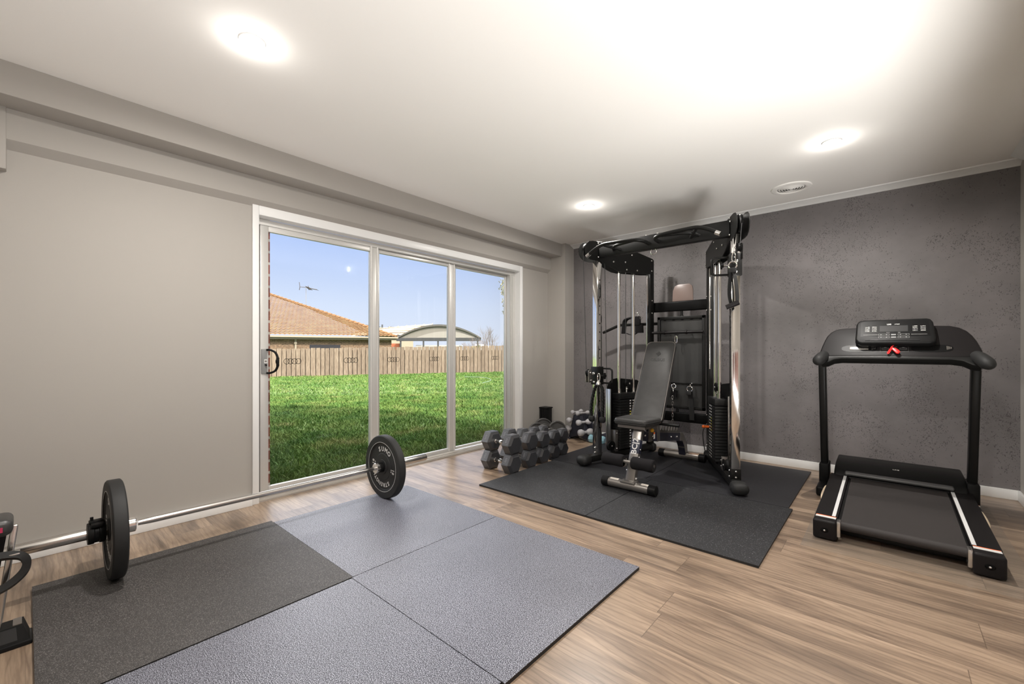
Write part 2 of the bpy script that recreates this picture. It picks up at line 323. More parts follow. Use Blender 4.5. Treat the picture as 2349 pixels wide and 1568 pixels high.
b = B().prism([(0, H), (-.07, H), (0, H-.05)], 4.6, fr((XR, -.05, 0), (1, 0, 0), (0, 0, 1)) @ Matrix.Scale(-1, 4, (0, 0, 1))); struct('trim_5', b, whitem)
struct('baseboard_left', B().box((XL, YF, 0), (XL+.028, OY0-.045, .072), bev=.003), whitem)
struct('baseboard_left_end', B().box((XL, OY1+.05, 0), (XL+.015, 4.5, .072), bev=.003), whitem)
struct('baseboard_back', B().box((-3.055, YB-.015, 0), (XR, YB, .072), bev=.003), whitem)
struct('baseboard_right', B().box((XR-.015, YF, 0), (XR, YB-.015, .072), bev=.003), whitem)
# architrave round the door opening and its reveal
b = B()
for y0, y1, z1 in ((OY0-.042, OY0, OZ+.066), (OY1, OY1+.047, OZ+.066)): b.box((XL, y0, 0), (XL+.016, y1, z1), bev=.004)
b.box((XL, OY0, OZ), (XL+.016, OY1, OZ+.066), bev=.004)
b.box((XL-.072, OY0-.012, 0), (XL, OY0, OZ)).box((XL-.072, OY1, 0), (XL, OY1+.012, OZ)).box((XL-.072, OY0-.012, OZ), (XL, OY1+.012, OZ+.012)); struct('trim_4', b, whitem)
# sliding door
door = bpy.data.objects.new('door_1', None); C.objects.link(door); door.location = (-3.43, 2.5, 0); OR['door_1'] = Vector((-3.43, 2.5, 0)); door['kind'] = 'structure'
b = B().box((-3.51, OY0, 0), (-3.40, OY0+.02, OZ), bev=.002).box((-3.46, 3.842, 0), (-3.402, OY1, 1.987), bev=.002).box((-3.51, OY0+.02, 1.987), (-3.401, OY1, OZ-.001), bev=.002)
b.box((-3.395, 3.855, .02), (-3.40, 3.862, 1.98)).box((-3.395, 3.885, .02), (-3.40, 3.889, 1.98)); obj('door_frame', b, alum, door)
b = B().box((-3.50, OY0, 0), (-3.335, OY1, .012)).box((-3.385, OY0, 0), (-3.378, OY1, .024)).cyl((-3.40, 1.99, .016), (-3.40, OY1, .016), .016).box((-3.36, OY0, 0), (-3.345, OY1, .02), bev=.003); obj('sill_track', b, alumd, door)
PN = [(1.119, 2.075, 1.174, 1.991, .083, -3.40), (2.020, 2.998, 2.103, 2.907, .058, -3.432), (2.950, 3.905, 3.036, 3.828, .048, -3.464)]
doors = []
for i, (y0, y1, g0, g1, gz, X) in enumerate(PN):
    GT = 1.07+.875*X/-3.40
    b = B().box((X-.03, y0, .022), (X, g0, 1.985), bev=.003).box((X-.03, g1, .022), (X, y1, 1.985), bev=.003).box((X-.03, g0, .022), (X, g1, gz), bev=.003).box((X-.03, g0, GT), (X, g1, 1.985), bev=.003)
    if i < 2: b.tube([(X-.004, g1+.012, .03), (X-.004, g1+.012, 1.99)], .011).tube([(X-.002, y1-.012, .02), (X-.002, y1-.012, 1.995)], .010)
    dp = obj('door_panel', b, alum, door); doors.append(dp)
    obj('pane', B().box((X-.018, g0-.004, gz-.004), (X-.013, g1+.004, GT+.004)), glassm, dp)
    ys = [(1.347, 1.821), (2.236, 2.71), (3.116, 3.592)][i]
    for yc in ys:
        b = B(); ZR = 1.07-.0762*X/-3.41
        for k in range(4):
            b.lathe([(.0187, 0), (.0222, 0), (.0222, .0006), (.0187, .0006), (.0187, 0)], fr((X-.0125, yc*X/-3.40+(k-1.5)*.0282, ZR), (0, 1, 0), (0, 0, 1)), 40)
        tag(obj('ring_sticker', b, blackp, dp), 'black sticker of four overlapping rings on the glass')
dp = doors[0]
ph = obj('pull_handle', B().tube([(-3.390, 1.158, 1.080), (-3.372, 1.178, 1.079), (-3.350, 1.203, 1.060), (-3.338, 1.214, 1.022), (-3.338, 1.212, .997), (-3.338, 1.214, .965), (-3.350, 1.203, .930), (-3.372, 1.178, .913), (-3.390, 1.158, .912)], [.0075]*12+[.0085]*6+[.0105]*4+[.0125]*5+[.0105]*4+[.0085]*6+[.0075]*12, smooth=6), blackp, dp)
lp = obj('lock_plate', B().box((-3.40, 1.124, .906), (-3.388, 1.162, 1.086), bev=.004), mat('grey_lock', (.24, .24, .235), .5), dp)
obj('lock_cylinder', B().mat(0).box((-3.3885, 1.141, .984), (-3.3865, 1.161, 1.012)).mat(1).lathe([(.006, 0), (.0075, .001), (.006, .002), (0, .0015)], fr((-3.3866, 1.151, .998), (0, 1, 0), (0, 0, 1)), 16), [labelw, gun], dp)
obj('latch_lever', B().tube([(-3.392, 1.15, .972), (-3.372, 1.15, .970)], .006), blackp, dp)
# ------------------------------------------------------------------ ceiling fittings
lensm = mat('lit_lens', (1, 1, 1), .4, emis=(1, .97, .92), es=7)
vis = [(-2.10, .659, 'recessed downlight glowing in the ceiling nearest the camera, upper left'), (-.27, 3.465, 'recessed downlight glowing above the treadmill end of the ceiling'),
       (-2.10, 3.485, 'small recessed downlight glowing in the ceiling between bulkhead and cable machine'), (-.27, .66, None)]
for i, (x, y, lab) in enumerate(vis):
    if lab:
        t = thing('downlight', (x, y, H), lab, 'ceiling light', 'recessed ceiling downlights')
        obj('bezel', B().lathe([(.036, 0), (.052, 0), (.050, -.006), (.038, -.008), (.036, 0)], T(x, y, H), 40), whitem, t)
        obj('lens', B().lathe([(0, -.004), (.036, -.004), (.036, -.001), (0, -.001)], T(x, y, H), 32), lensm, t)
    for kind, wv in (('AREA', LIGHT_W), ('POINT', HALO_W)):
        l = bpy.data.lights.new('downlight_lamp', kind); l.energy = wv; l.color = (1, .955, .90)
        if kind == 'AREA' and i == 1: bpy.data.lights.remove(l); l = bpy.data.lights.new('downlight_lamp', 'SPOT'); l.energy = LIGHT_W*3.4; l.color = (1, .955, .90); l.spot_size = R(172); l.spot_blend = 1; l.shadow_soft_size = 0
        elif kind == 'AREA': l.shape = 'DISK'; l.size = .075; l.spread = R(175)
        else: l.shadow_soft_size = 0 if i == 1 else .03
        lo = bpy.data.objects.new('downlight_lamp', l); C.objects.link(lo); lo.location = (x, y, H-(.012 if kind == 'AREA' else .05))
t = thing('ceiling_vent', (-.60, 4.20, H), 'round white air vent with concentric rings in the ceiling near the dark wall', 'vent')
b = B().lathe([(.105, 0), (.145, 0), (.143, -.008), (.118, -.016), (.105, -.012), (.105, 0)], T(-.6, 4.22, H), 48); obj('vent_frame', b, ceilm, t)
b = B()
for k in range(5): r0 = .022+.019*k; b.lathe([(r0, -.014+.002*k), (r0+.013, -.004), (r0+.015, -.004), (r0+.003, -.016+.002*k), (r0, -.014+.002*k)], T(-.6, 4.22, H), 40)
b.lathe([(0, -.016), (.012, -.014), (.014, -.004)], T(-.6, 4.22, H), 24); obj('vent_rings', b, ceilm, t)
obj('vent_backing', B().lathe([(0, -.001), (.106, -.001), (.106, -.0005)], T(-.6, 4.22, H), 40), mat('vent_dark', (.10, .095, .09), .8), t)
# ------------------------------------------------------------------ rubber mats
def mat_obj(x0, x1, y0, y1, th, m, label, g):
    cx, cy = (x0+x1)/2, (y0+y1)/2
    o = obj('rubber_mat', B().box((x0, y0, 0), (x1, y1, th-.0012)).mat(1).box((x0, y0, th-.0012), (x1, y1, th)), [rubber, m], at=(cx, cy, 0)); tag(o, label, 'mat', g)
G1 = 'rubber mats of the lifting platform'; G2 = 'rubber mats under the cable machine'
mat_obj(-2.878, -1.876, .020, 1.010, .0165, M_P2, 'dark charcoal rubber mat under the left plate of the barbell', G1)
mat_obj(-2.848, -1.880, 1.013, 1.985, .015, M_P1, 'sheen-tinted blue-grey rubber mat under the right barbell plate, nearest the glass door', G1)
mat_obj(-1.876, -.912, 1.005, 1.985, .015, M_P1, 'sheen-tinted blue-grey rubber mat with one free corner towards the treadmill', G1)
mat_obj(-1.870, -.925, .015, 1.002, .015, M_P1, 'sheen-tinted blue-grey rubber mat cropped by the bottom edge of the photo', G1)
mat_obj(-2.440, -1.462, 2.385, 3.400, .012, M_G1, 'black flecked rubber mat beside the hex dumbbells', G2)
mat_obj(-1.458, -.475, 2.385, 3.400, .012, M_G1, 'black flecked rubber mat in front of the cable machine, nearest the treadmill', G2)
mat_obj(-2.500, -1.512, 3.404, 4.40, .012, M_G2, 'smooth black rubber mat under the left foot of the cable machine', G2)
mat_obj(-1.508, -.500, 3.404, 4.56, .012, M_G2, 'smooth black rubber mat under the right foot of the cable machine', G2)
# ------------------------------------------------------------------ barbell and bumper plates
BX, BZ = -2.725, .2405
t = thing('barbell', (BX, .99, BZ-.2255), 'chrome barbell loaded with two black plates lying along the glass door', 'barbell')
MB = fr((BX, 0, BZ), (0, 0, 1), (1, 0, 0))   # local z = +Y
M_Y = Matrix(((1, 0, 0, BX), (0, 0, 1, 0), (0, 1, 0, BZ), (0, 0, 0, 1)))
obj('bar_shaft', B().lathe([(.0125, .36), (.0145, .40), (.0152, .42), (.0152, 1.58), (.0125, 1.60), (.0125, 1.64)], M_Y, 24), chromes, t)
for y0, y1, yc, s in ((-.10, .33, .335, 1), (1.66, 2.075, 1.65, -1)):
    sl_ = obj('sleeve', B().lathe([(0, y0), (.0235, y0+.001), (.025, y0+.004), (.025, y1-.004), (.0235, y1-.001), (0, y1)], M_Y, 32), chromes, t)
    obj('sleeve_collar', B().lathe([(.012, yc-.016), (.033, yc-.016), (.036, yc-.013), (.036, yc+.013), (.033, yc+.016), (.012, yc+.016)], M_Y, 32), chrome, sl_)
def bumper(yc, side, lab):
    p = thing('bumper_plate', (BX, yc, BZ-.2255), lab, 'weight plate', 'bumper plates on the barbell')
    h = .027
    prof = [(.0255, -h*.9), (.05, -h*.9), (.052, -h*.75), (.092, -h*.72), (.095, -h*.62), (.16, -h*.62), (.163, -h*.72), (.172, -h*.8), (.174, -h), (.218, -h), (.224, -h+.005), (.225, -h+.009),
            (.225, h-.009), (.224, h-.005), (.218, h), (.174, h), (.172, h*.8), (.163, h*.72), (.16, h*.62), (.095, h*.62), (.092, h*.72), (.052, h*.75), (.05, h*.9), (.0255, h*.9), (.0255, -h*.9)]
    obj('disc', B().lathe(prof, M_Y @ T(0, 0, yc), 72), rubber, p)
    obj('hub', B().lathe([(.0255, -.001), (.034, -.001), (.036, .002), (.036, .034), (.034, .036), (.0255, .036)], M_Y @ T(0, 0, yc-.060 if side > 0 else yc+.024), 32), blackp, p) if side > 0 else None
    b = B()
    for s in (-1, 1):
        F = fr((BX, yc+s*(h*.62+.0002), BZ), (-s, 0, 0), (0, 0, 1)) if s > 0 else fr((BX, yc-(h*.62+.0002), BZ), (1, 0, 0), (0, 0, 1))
        rot = 0
        def arc(word, mid, step, rad, size):
            for i, ch in enumerate(word):
                a = mid-(i-(len(word)-1)/2)*step
                text(b, ch, size, F @ RZ(a) @ T(0, rad, 0), .001, bold=.012)
        arc('SUMO', -8, 19, .126, .047); arc('STRENGTH', 166, 13.2, .128, .040)
        arc('10', 82, 9, .128, .032); arc('10', -98, 9, .128, .032); arc('KG', 82, 7, .104, .013); arc('KG', -98, 7, .104, .013)
    b.lathe([(.1745, -h-.0004), (.1765, -h-.0004), (.1765, -h), (.1745, -h), (.1745, -h-.0004)], M_Y @ T(0, 0, yc), 72)
    obj('lettering', b, labelw, p); return p
bumper(.277, -1, 'black ten kilogram bumper plate on the left end of the barbell, seen edge-on')
bumper(1.715, 1, 'black bumper plate with white lettering standing in front of the glass door')
t = thing('barbell_clamp', (BX, .215, BZ-.04), 'black locking clamp outside the left barbell plate', 'clamp')
obj('clamp_ring', B().lathe([(.0255, .185), (.046, .185), (.048, .19), (.048, .205), (.044, .208), (.044, .222), (.048, .225), (.048, .24), (.046, .245), (.0255, .245), (.0255, .185)], M_Y, 28), blackp, t)
obj('clamp_lever', B().box((BX-.018, .19, BZ+.044), (BX+.018, .24, BZ+.058), bev=.004).box((BX+.010, .195, BZ+.035), (BX+.050, .238, BZ+.052), bev=.004).tube([(BX-.004, .2, BZ+.056), (BX-.004, .2, BZ+.072)], .006), blackp, t)
# ------------------------------------------------------------------ hex dumbbells
def hexdumb(s, hl, sp, loc, lab):
    """s flat-to-flat, hl head length, sp half spacing of the heads"""
    x, y, z = loc
    t = thing('hex_dumbbell', (x, y, z-s/2), lab, 'dumbbell', 'hex dumbbells stacked in five pairs')
    ci = s/2/math.cos(PI/6)
    hx = lambda r: [(r*math.cos(PI/3*k), r*math.sin(PI/3*k)) for k in range(6)]
    heads = []
    for sg in (-1, 1):
        rows = [(.74, -hl/2-.004), (.80, -hl/2), (1, -hl/2+.012), (1, hl/2-.012), (.80, hl/2), (.74, hl/2+.004)]
        b = B(); vs = []; fs = []
        for k, zz in rows: vs += [(px, py, zz) for px, py in hx(ci*k)]
        for i in range(len(rows)-1):
            for k in range(6): fs.append((i*6+k, i*6+(k+1) % 6, (i+1)*6+(k+1) % 6, (i+1)*6+k))
        fs += [tuple(range(6))[::-1], tuple(range(30, 36))]
        b.add(vs, fs, fr((x+sg*sp, y, z), (0, 1, 0), (0, 0, 1)))
        hd = obj('head', b, hexm, t, ang=20); heads.append(hd)
        b = B()
        for ang in (30, 150, 90):
            F = fr((x+sg*sp, y, z), (1, 0, 0), (0, math.cos(R(ang+90)), math.sin(R(ang+90))))
            F = Matrix.Translation((x+sg*sp, y, z)) @ Matrix.Rotation(R(ang), 4, 'X') @ T(0, s/2, 0)
            if ang == 150 or (ang == 90 and sg > 0):
                w_, h_ = hl*.27, s*.19
                b.mat(0).box((-w_, 0, -h_), (w_, .0010, h_)); b.mat(1).box((-w_+.004, .0005, -h_+.004), (w_-.004, .0014, h_-.004))
                b.mat(0)
                for q in (-1, 1): b.torus(h_*.30, .003, F @ T(0, .0016, q*h_*.34) @ RX(90), 14, 5) if False else None
        bb = B()
        for ang in (150, 90):
            F = Matrix.Translation((x+sg*sp, y, z)) @ Matrix.Rotation(R(ang), 4, 'X') @ T(0, s/2, 0)
            w_, h_ = hl*.27, s*.20
            for q in (((-w_, 0, -h_), (w_, .0012, -h_+.004)), ((-w_, 0, h_-.004), (w_, .0012, h_)), ((-w_, 0, -h_), (-w_+.004, .0012, h_)), ((w_-.004, 0, -h_), (w_, .0012, h_))): bb.box(*q, M=F)
            for q in (-.45, 0, .45): bb.box((-w_*.5, 0, h_*q-.006), (w_*.5, .0012, h_*q+.006), M=F)
        obj('weight_label', bb, hexl, hd)
    g = sp-hl/2
    obj('handle', B().lathe([(.013, -g-.01), (.019, -g), (.019, -g+.008), (.014, -g+.012), (.014, -g+.018), (.018, -g*.5), (.019, 0), (.018, g*.5), (.014, g-.018), (.014, g-.012), (.019, g-.008), (.019, g), (.013, g+.01)], fr((x, y, z), (0, 1, 0), (0, 0, 1)), 20), chrome, t)
rows = [(-2.608, 2.822, .168, .098), (-2.615, 3.075, .160, .094), (-2.62, 3.280, .148, .088), (-2.635, 3.485, .140, .084), (-2.650, 3.655, .136, .082)]
nth = ['nearest the camera', 'second from the camera', 'in the middle of the row', 'second from the far end', 'at the far end of the row']
for (x, y, s, hl), nn in zip(rows, nth):
    hexdumb(s, hl, .126, (x, y, s/2+.0005), f'black hex dumbbell, the lower of the pair {nn}')
    hexdumb(s, hl, .124, (x+.004, y+.004, s*1.5+.0015), f'black hex dumbbell, the upper of the pair {nn}')
# ------------------------------------------------------------------ plates, box, small dumbbells in the corner
def disc(x, y, r, th, yaw, lab, m=platem):
    F = T(x, y, r+.0005) @ RZ(yaw) @ RY(90)
    t = thing('weight_plate', (x, y, 0), lab, 'weight plate', 'small weight plates standing in the corner')
    h = th/2; obj('disc', B().lathe([(.0135, -h), (.03, -h), (.032, -h*.4), (r-.018, -h*.4), (r-.014, -h), (r-.003, -h), (r, -h+.003), (r, h-.003), (r-.003, h), (r-.014, h), (r-.018, h*.4), (.032, h*.4), (.03, h), (.0135, h), (.0135, -h)], F, 48), m, t)
    obj('hub', B().lathe([(.013, -h-.001), (.019, -h-.001), (.019, h+.001), (.013, h+.001), (.013, -h-.001)], F, 24), steel, t)
disc(-3.13, 4.02, .112, .030, -32, 'grey iron weight plate with a light rim, leftmost of the small plates')
disc(-3.17, 4.19, .125, .030, -30, 'brownish iron weight plate standing left of the black box')
disc(-3.03, 4.03, .108, .028, -28, 'grey iron weight plate showing just behind the second and third dumbbells')
disc(-2.985, 4.22, .118, .034, -30, 'broad iron weight plate leaning in front of the column')
disc(-2.88, 3.95, .098, .026, -25, 'small weight plate with only its pale rim showing above the dumbbells')
disc(-2.79, 4.02, .088, .030, -20, 'grey plate at the far end of the dumbbell row, its hub facing the cable machine')
t = thing('storage_box', (-3.25, 4.38, 0), 'tall narrow black box standing in the corner beside the column', 'box')
obj('box_body', B().box((-3.325, 4.32, 0), (-3.215, 4.44, .355), bev=.006), blackp, t)
b = B()
for k in range(3): b.box((-3.315+.033*k, 4.312, .03), (-3.296+.033*k, 4.322, .335), bev=.003)
b.box((-3.33, 4.315, .345), (-3.205, 4.445, .362), bev=.004); obj('ribs', b, blackp, t)
# rack with grey dumbbells
t = thing('dumbbell_tree', (-2.79, 4.45, 0), 'small dark plastic tree stand holding grey dumbbells in the corner', 'rack')
b = B().bprism([(-.13, .03), (-.10, .02), (.0, .05), (.12, .02), (.15, .03), (.11, .15), (.07, .30), (.03, .31), (-.03, .31), (-.06, .30), (-.10, .15)], .05, fr((-2.80, 4.44, 0), (1, 0, 0), (0, 0, 1)) @ T(0, 0, 0), .006)
b.bprism([(-.13, .03), (-.10, .02), (.0, .05), (.12, .02), (.15, .03), (.11, .15), (.07, .30), (.03, .31), (-.03, .31), (-.06, .30), (-.10, .15)], .05, fr((-2.80, 4.60, 0), (1, 0, 0), (0, 0, 1)), .006)
b.box((-2.84, 4.42, .10), (-2.76, 4.60, .14), bev=.005)
obj('rack_frame', b, navyp, t)
for x in (-2.92, -2.66): obj('rack_foot', B().tube([(x, 4.40, .02), (x, 4.60, .02)], .018).tube([(x, 4.40, .02), (x+.012, 4.37, .0185)], .014), navyp, t)
def smalldumb(x, y, z, L, r, lab, m=greyneo, yaw=0, cat='dumbbell', grp='grey dumbbells on the tree stand'):
    o = obj('hand_dumbbell', B().lathe([(0, 0), (r*.55, .003), (r*.9, r*.35), (r, r*.8), (r*.95, r*1.2), (r*.7, r*1.75), (r*.42, r*2.1), (r*.40, L-r*2.1), (r*.7, L-r*1.75), (r*.95, L-r*1.2), (r, L-r*.8), (r*.9, L-r*.35), (r*.55, L-.003), (0, L)],
            T(x, y, z) @ RZ(yaw) @ RX(-90), 24), m, at=(x, y, z)); tag(o, lab, cat, grp); return o
smalldumb(-2.850, 4.33, .335, .20, .026, 'grey dumbbell at the top left of the small stand', yaw=-8)
smalldumb(-2.775, 4.32, .330, .20, .026, 'grey dumbbell at the top right of the small stand', yaw=-18)
smalldumb(-2.880, 4.30, .240, .21, .033, 'grey dumbbell at the middle left of the small stand', yaw=0)
smalldumb(-2.745, 4.28, .228, .21, .035, 'grey dumbbell at the middle right of the small stand', yaw=-20)
smalldumb(-2.915, 4.33, .135, .21, .038, 'grey dumbbell at the bottom left of the small stand', yaw=0)
smalldumb(-2.700, 4.25, .118, .21, .041, 'grey dumbbell at the bottom right of the small stand', yaw=-20)
t = thing('vinyl_dumbbell', (-2.60, 4.40, 0), 'pale blue dumbbell on the floor behind the left chrome post', 'dumbbell')
for dx, nm in ((0, 'head'), (.15, 'head')): obj('head', B().lathe([(.030, 0), (.047, .014), (.047, .045), (.030, .058)], T(-2.64+dx, 4.39, .045) @ RY(90), 8), bluev, t, ang=20)
obj('handle', B().cyl((-2.60, 4.39, .045), (-2.48, 4.39, .045), .016), bluev, t)
t = thing('vinyl_dumbbell', (-2.36, 4.50, 0), 'purple banded dumbbell on the floor left of the weight stack', 'dumbbell')
b = B()
for k in range(3): b.lathe([(.030, 0), (.047, .006), (.047, .018), (.030, .024)], T(-2.445+.028*k, 4.50, .047) @ RZ(-15) @ RY(90), 16)
obj('head', b, purple, t); obj('handle', B().cyl((-2.37, 4.49, .047), (-2.25, 4.46, .047), .015), navyp, t)
obj('head', B().lathe([(.030, 0), (.047, .012), (.047, .045), (.030, .055)], T(-2.26, 4.463, .047) @ RZ(-15) @ RY(90), 16), purple, t)
tag(obj('foam_wedge', B().prism([(0, 0), (.16, 0), (.17, .012), (.02, .075), (0, .06)], .14, fr((-2.60, 4.68, 0), (1, 0, 0), (0, 0, 1))), navyp, at=(-2.5, 4.6, 0)), 'dark wedge lying against the baseboard behind the blue dumbbell', 'wedge')
# ------------------------------------------------------------------ cable machine
CM = thing('cable_machine', (-1.58, 4.1, .012), 'tall black and chrome cable crossover machine against the dark wall', 'gym machine')
def armM(A, Bp):
    d = Vector((Bp[0]-A[0], Bp[1]-A[1], 0)).normalized(); return fr((A[0], A[1], 0), d, (-d.y, d.x, 0))
ARM = {-1: armM((-2.07, 3.59), (-1.87, 4.40)), 1: armM((-.875, 3.585), (-1.30, 4.40))}
def bolts(par, M, pts, n0, r=.0085, ax=1, m=None):
    for s, z in pts: obj('bolt', B().ball((s, n0, z) if ax else (n0, s, z), (r, .006, r) if ax else (.006, r, r), M, 10, 6), m or steel, par)
Z0 = .012
for sd in (-1, 1):
    M = ARM[sd]; q = -1 if sd < 0 else 1; L_ = .79 if sd < 0 else .90; side = 'left' if sd < 0 else 'right'
    def bx(b, s0, s1, n0, n1, z0, z1, bev=.002): return b.box((s0, min(q*n0, q*n1), z0), (s1, max(q*n0, q*n1), z1), M, bev)
    # foot
    b = B(); prof = [(0, 0), (.02, -.035)]
    bx(b, -.13, L_+.03, -.042, .042, Z0+.022, Z0+.088, .02); ft = obj('foot', b, black, CM)
    b = B().box((-.235 if sd < 0 else -.185, -.062, Z0+.004), (-.105 if sd < 0 else -.055, .062, Z0+.094), M, .042, 5); obj('foot_cap', b, rubber, ft)
    b = B().box((L_-.02, -.05, Z0+.004), (L_+.06, .05, Z0+.092), M, .03, 4); obj('foot_cap', b, rubber, ft)
    # chrome post
    b = B().box((-.031, -.031, Z0+.080), (.031, .031, 1.96), M, .004)
    po = obj('post', b, chrome, CM)
    for k in range(18):
        z = .35+k*.082; obj('post_hole', B().cyl(M @ Vector((0, q*.0305, z)), M @ Vector((0, q*.0318, z)), .0065, 10), blackg, po)
    if sd > 0: obj('post_sleeve', bx(B(), -.034, .034, -.036, .036, Z0+.078, Z0+.165, .002), black, po)
    bolts(po, M, [(0, Z0+.10), (0, Z0+.145)], q*.038) if sd > 0 else None; bolts(po, M, [(0, Z0+.10), (0, Z0+.145)], -.036, ax=0)
    # rear upright
    b = bx(B(), L_-.035, L_+.035, -.025, .025, Z0+.08, 2.03, .006); ru = obj('rear_upright', b, black, CM)
    zz = (1.60, 1.47, .45, .36, .16); bolts(ru, M, [(0, z) for z in zz], L_-.037, ax=0); bolts(ru, M, [(L_, z) for z in zz], q*.027)
    # top plates
    sF = 1 if sd < 0 else 1.14
    OUT = [(-.20, 2.005), (-.196, 2.035), (-.18, 2.065), (-.15, 2.088), (-.10, 2.098), (.10, 2.100), (.48*sF, 2.080), (.77*sF, 2.037), (.79*sF, 2.03), (.79*sF, 1.878), (.68*sF, 1.867), (.30*sF, 1.848), (.24, 1.852), (.18, 1.867), (.08, 1.90), (.01, 1.92), (-.07, 1.915), (-.13, 1.918), (-.17, 1.94), (-.193, 1.97)]
    for n in (.036, -.046):
        b = B().prism(OUT, .006, M @ fr((0, q*n, 0), (1, 0, 0), (0, 0, 1))); tp = obj('top_plate', b, black, CM, ang=25)
        if n > 0:
            bolts(tp, M, [(a_*(sF if a_ > .1 else 1), c_) for a_, c_ in ((-.048, 2.052), (-.03, 1.955), (.18, 1.935), (.35, 1.951), (.449, 2.033), (.76, 2.013), (.76, 1.907), (.37, 1.879), (.529, 1.887), (-.03, 2.083))], q*.044, .0095)
    for s_, z_, r_ in ((-.122, 2.013, .066), (.36, 1.99, .05)):
        b = B().lathe([(.01, -.012), (r_, -.012), (r_-.008, 0), (r_, .012), (.01, .012), (.01, -.012)], M @ T(s_, 0, z_) @ RX(90), 32); obj('pulley', b, blackp, CM)
    obj('post_cap', bx(B(), -.033, .033, -.033, .033, 2.085, 2.106), whitem, po)
    # guide rods
    for s_ in ((.305, .522) if sd < 0 else (.655, .49)):
        rod = obj('guide_rod', B().cyl(M @ Vector((s_, 0, Z0+.08)), M @ Vector((s_, 0, 1.87)), .0145, 20), chrome, CM)
    obj('edge_strip', bx(B(), L_-.075, L_-.055,   .01, .02, .9, 1.86, .001), chromes, CM)
    sc_ = .415 if sd < 0 else .572
    # weight stack
    b = bx(B(), sc_-.155, sc_+.155, -.05, .055, .60, .655, .003)
    ws = obj('weight_stack', b, stackm, CM)
    for s_ in ((.305, .522) if sd < 0 else (.655, .49)): obj('bushing', B().cyl(M @ Vector((s_, 0, .65)), M @ Vector((s_, 0, .70)), .021), chrome, ws)
    obj('lift_stem', B().cyl(M @ Vector((sc_, 0, .65)), M @ Vector((sc_, 0, .715)), .010).cyl(M @ Vector((sc_, 0, .69)), M @ Vector((sc_, 0, .70)), .018), steel, ws)
    obj('stack_pulley', B().lathe([(.008, -.014), (.042, -.014), (.034, 0), (.042, .014), (.008, .014), (.008, -.014)], M @ T(sc_+.03, 0, .745) @ RX(90), 28), blackp, ws)
    obj('pulley_bolt', B().ball((sc_+.03, q*.018, .745), (.011, .006, .011), M), steel, ws)
    for k in range(18):
        z = .112+k*.0268
        b = bx(B(), sc_-.150, sc_+.150, -.048, .052, z, z+.0248, .003); spl = obj('stack_plate', b, stackm, ws)
        b = B(); b.mat(1 if 8 < k < 14 else 0)
        bx(b, sc_-.012, sc_+.006, .0515, .0528, z+.007, z+.018, 0); b.mat(0); bx(b, sc_+.030, sc_+.075, .0515, .0528, z+.009, z+.016, 0); 
        obj('weight_mark', b, [labelw, labely], spl)
    if sd > 0:
        obj('selector_pin', B().cyl(M @ Vector((sc_+.10, q*.05, .375)), M @ Vector((sc_+.10, q*.095, .375)), .011).ball((sc_+.10, q*.098, .375), .015, M), orange, ws)
        obj('pin_cord', B().tube([M @ Vector(p) for p in ((sc_+.10, q*.09, .37), (sc_+.13, q*.10, .30), (sc_+.15, q*.08, .16), (sc_+.16, q*.06, .10))], .0045, smooth=4), cablem, ws)
    # shroud
    b = B().prism([(x_+(.055 if sd < 0 else .09), z_) for x_, z_ in ((.135, Z0+.09), (.66, Z0+.09), (.66, .74), (.60, .77), (.30, .80), (.22, .79), (.165, .755), (.14, .69))], .004, M @ fr((0, q*-.066 + (.002 if q > 0 else 0), 0), (1, 0, 0), (0, 0, 1)))
    sh = obj('shroud', b, black, CM, ang=20)
    obj('shroud_edge', bx(B(), .19 if sd < 0 else .225, .195 if sd < 0 else .23, -.066, -.005, Z0+.09, .70, .001), chromes, sh)
    b = bx(B(), .215, .255, -.03, .035, Z0+.080, .30, .003) if sd < 0 else bx(B(), .245, .285, -.03, .035, Z0+.080, .20, .003); st = obj('base_bracket', b, gun, CM)
    bolts(st, M, [(.235 if sd < 0 else .265, Z0+.11), (.235 if sd < 0 else .265, .27 if sd < 0 else .17)], q*.038)
    obj('base_pulley', B().lathe([(.008, -.014), (.048, -.014), (.040, 0), (.048, .014), (.008, .014), (.008, -.014)], M @ T(.155, q*.030, Z0+.145) @ RX(90), 28), blackp, CM)
    obj('pulley_bolt', B().ball((.155, q*.046, Z0+.145), (.009, .006, .009), M), steel, CM)
    # cables
    zc = .90 if sd < 0 else 1.86
    b = B().tube([M @ Vector((-.185, 0, 2.0)), M @ Vector((-.145, 0, zc))], .0032, 8).tube([M @ Vector((.10, 0, 1.95)), M @ Vector((.145, 0, .20))], .0032, 8)
    b.tube([M @ Vector((sc_-.012, 0, 1.90)), M @ Vector((sc_-.010, 0, .75))], .0032, 8).tube([M @ Vector((sc_+.072, 0, 1.90)), M @ Vector((sc_+.070, 0, .75))], .0032, 8)
    obj('cable', b, cablem, CM)
    # carriage
    zk = .84 if sd < 0 else 1.73
    b = bx(B(), -.042, .042, -.042, .042, zk-.085, zk+.085, .003); ca = obj('carriage', b, black, CM)
    b = B().tube([M @ Vector((.03, q*.03, zk+.068)), M @ Vector((.03, q*.135, zk+.068)), M @ Vector((.03, q*.155, zk+.055)), M @ Vector((.03, q*.158, zk+.04)), M @ Vector((.03, q*.158, zk-.04)), M @ Vector((.03, q*.155, zk-.055)), M @ Vector((.03, q*.135, zk-.068)), M @ Vector((.03, q*.03, zk-.068))], .0085, 12); obj('carriage_handle', b, black, ca)
    b = B().cyl(M @ Vector((0, q*.04, zk)), M @ Vector((0, q*.085, zk)), .008); obj('plunger', b, steel, ca)
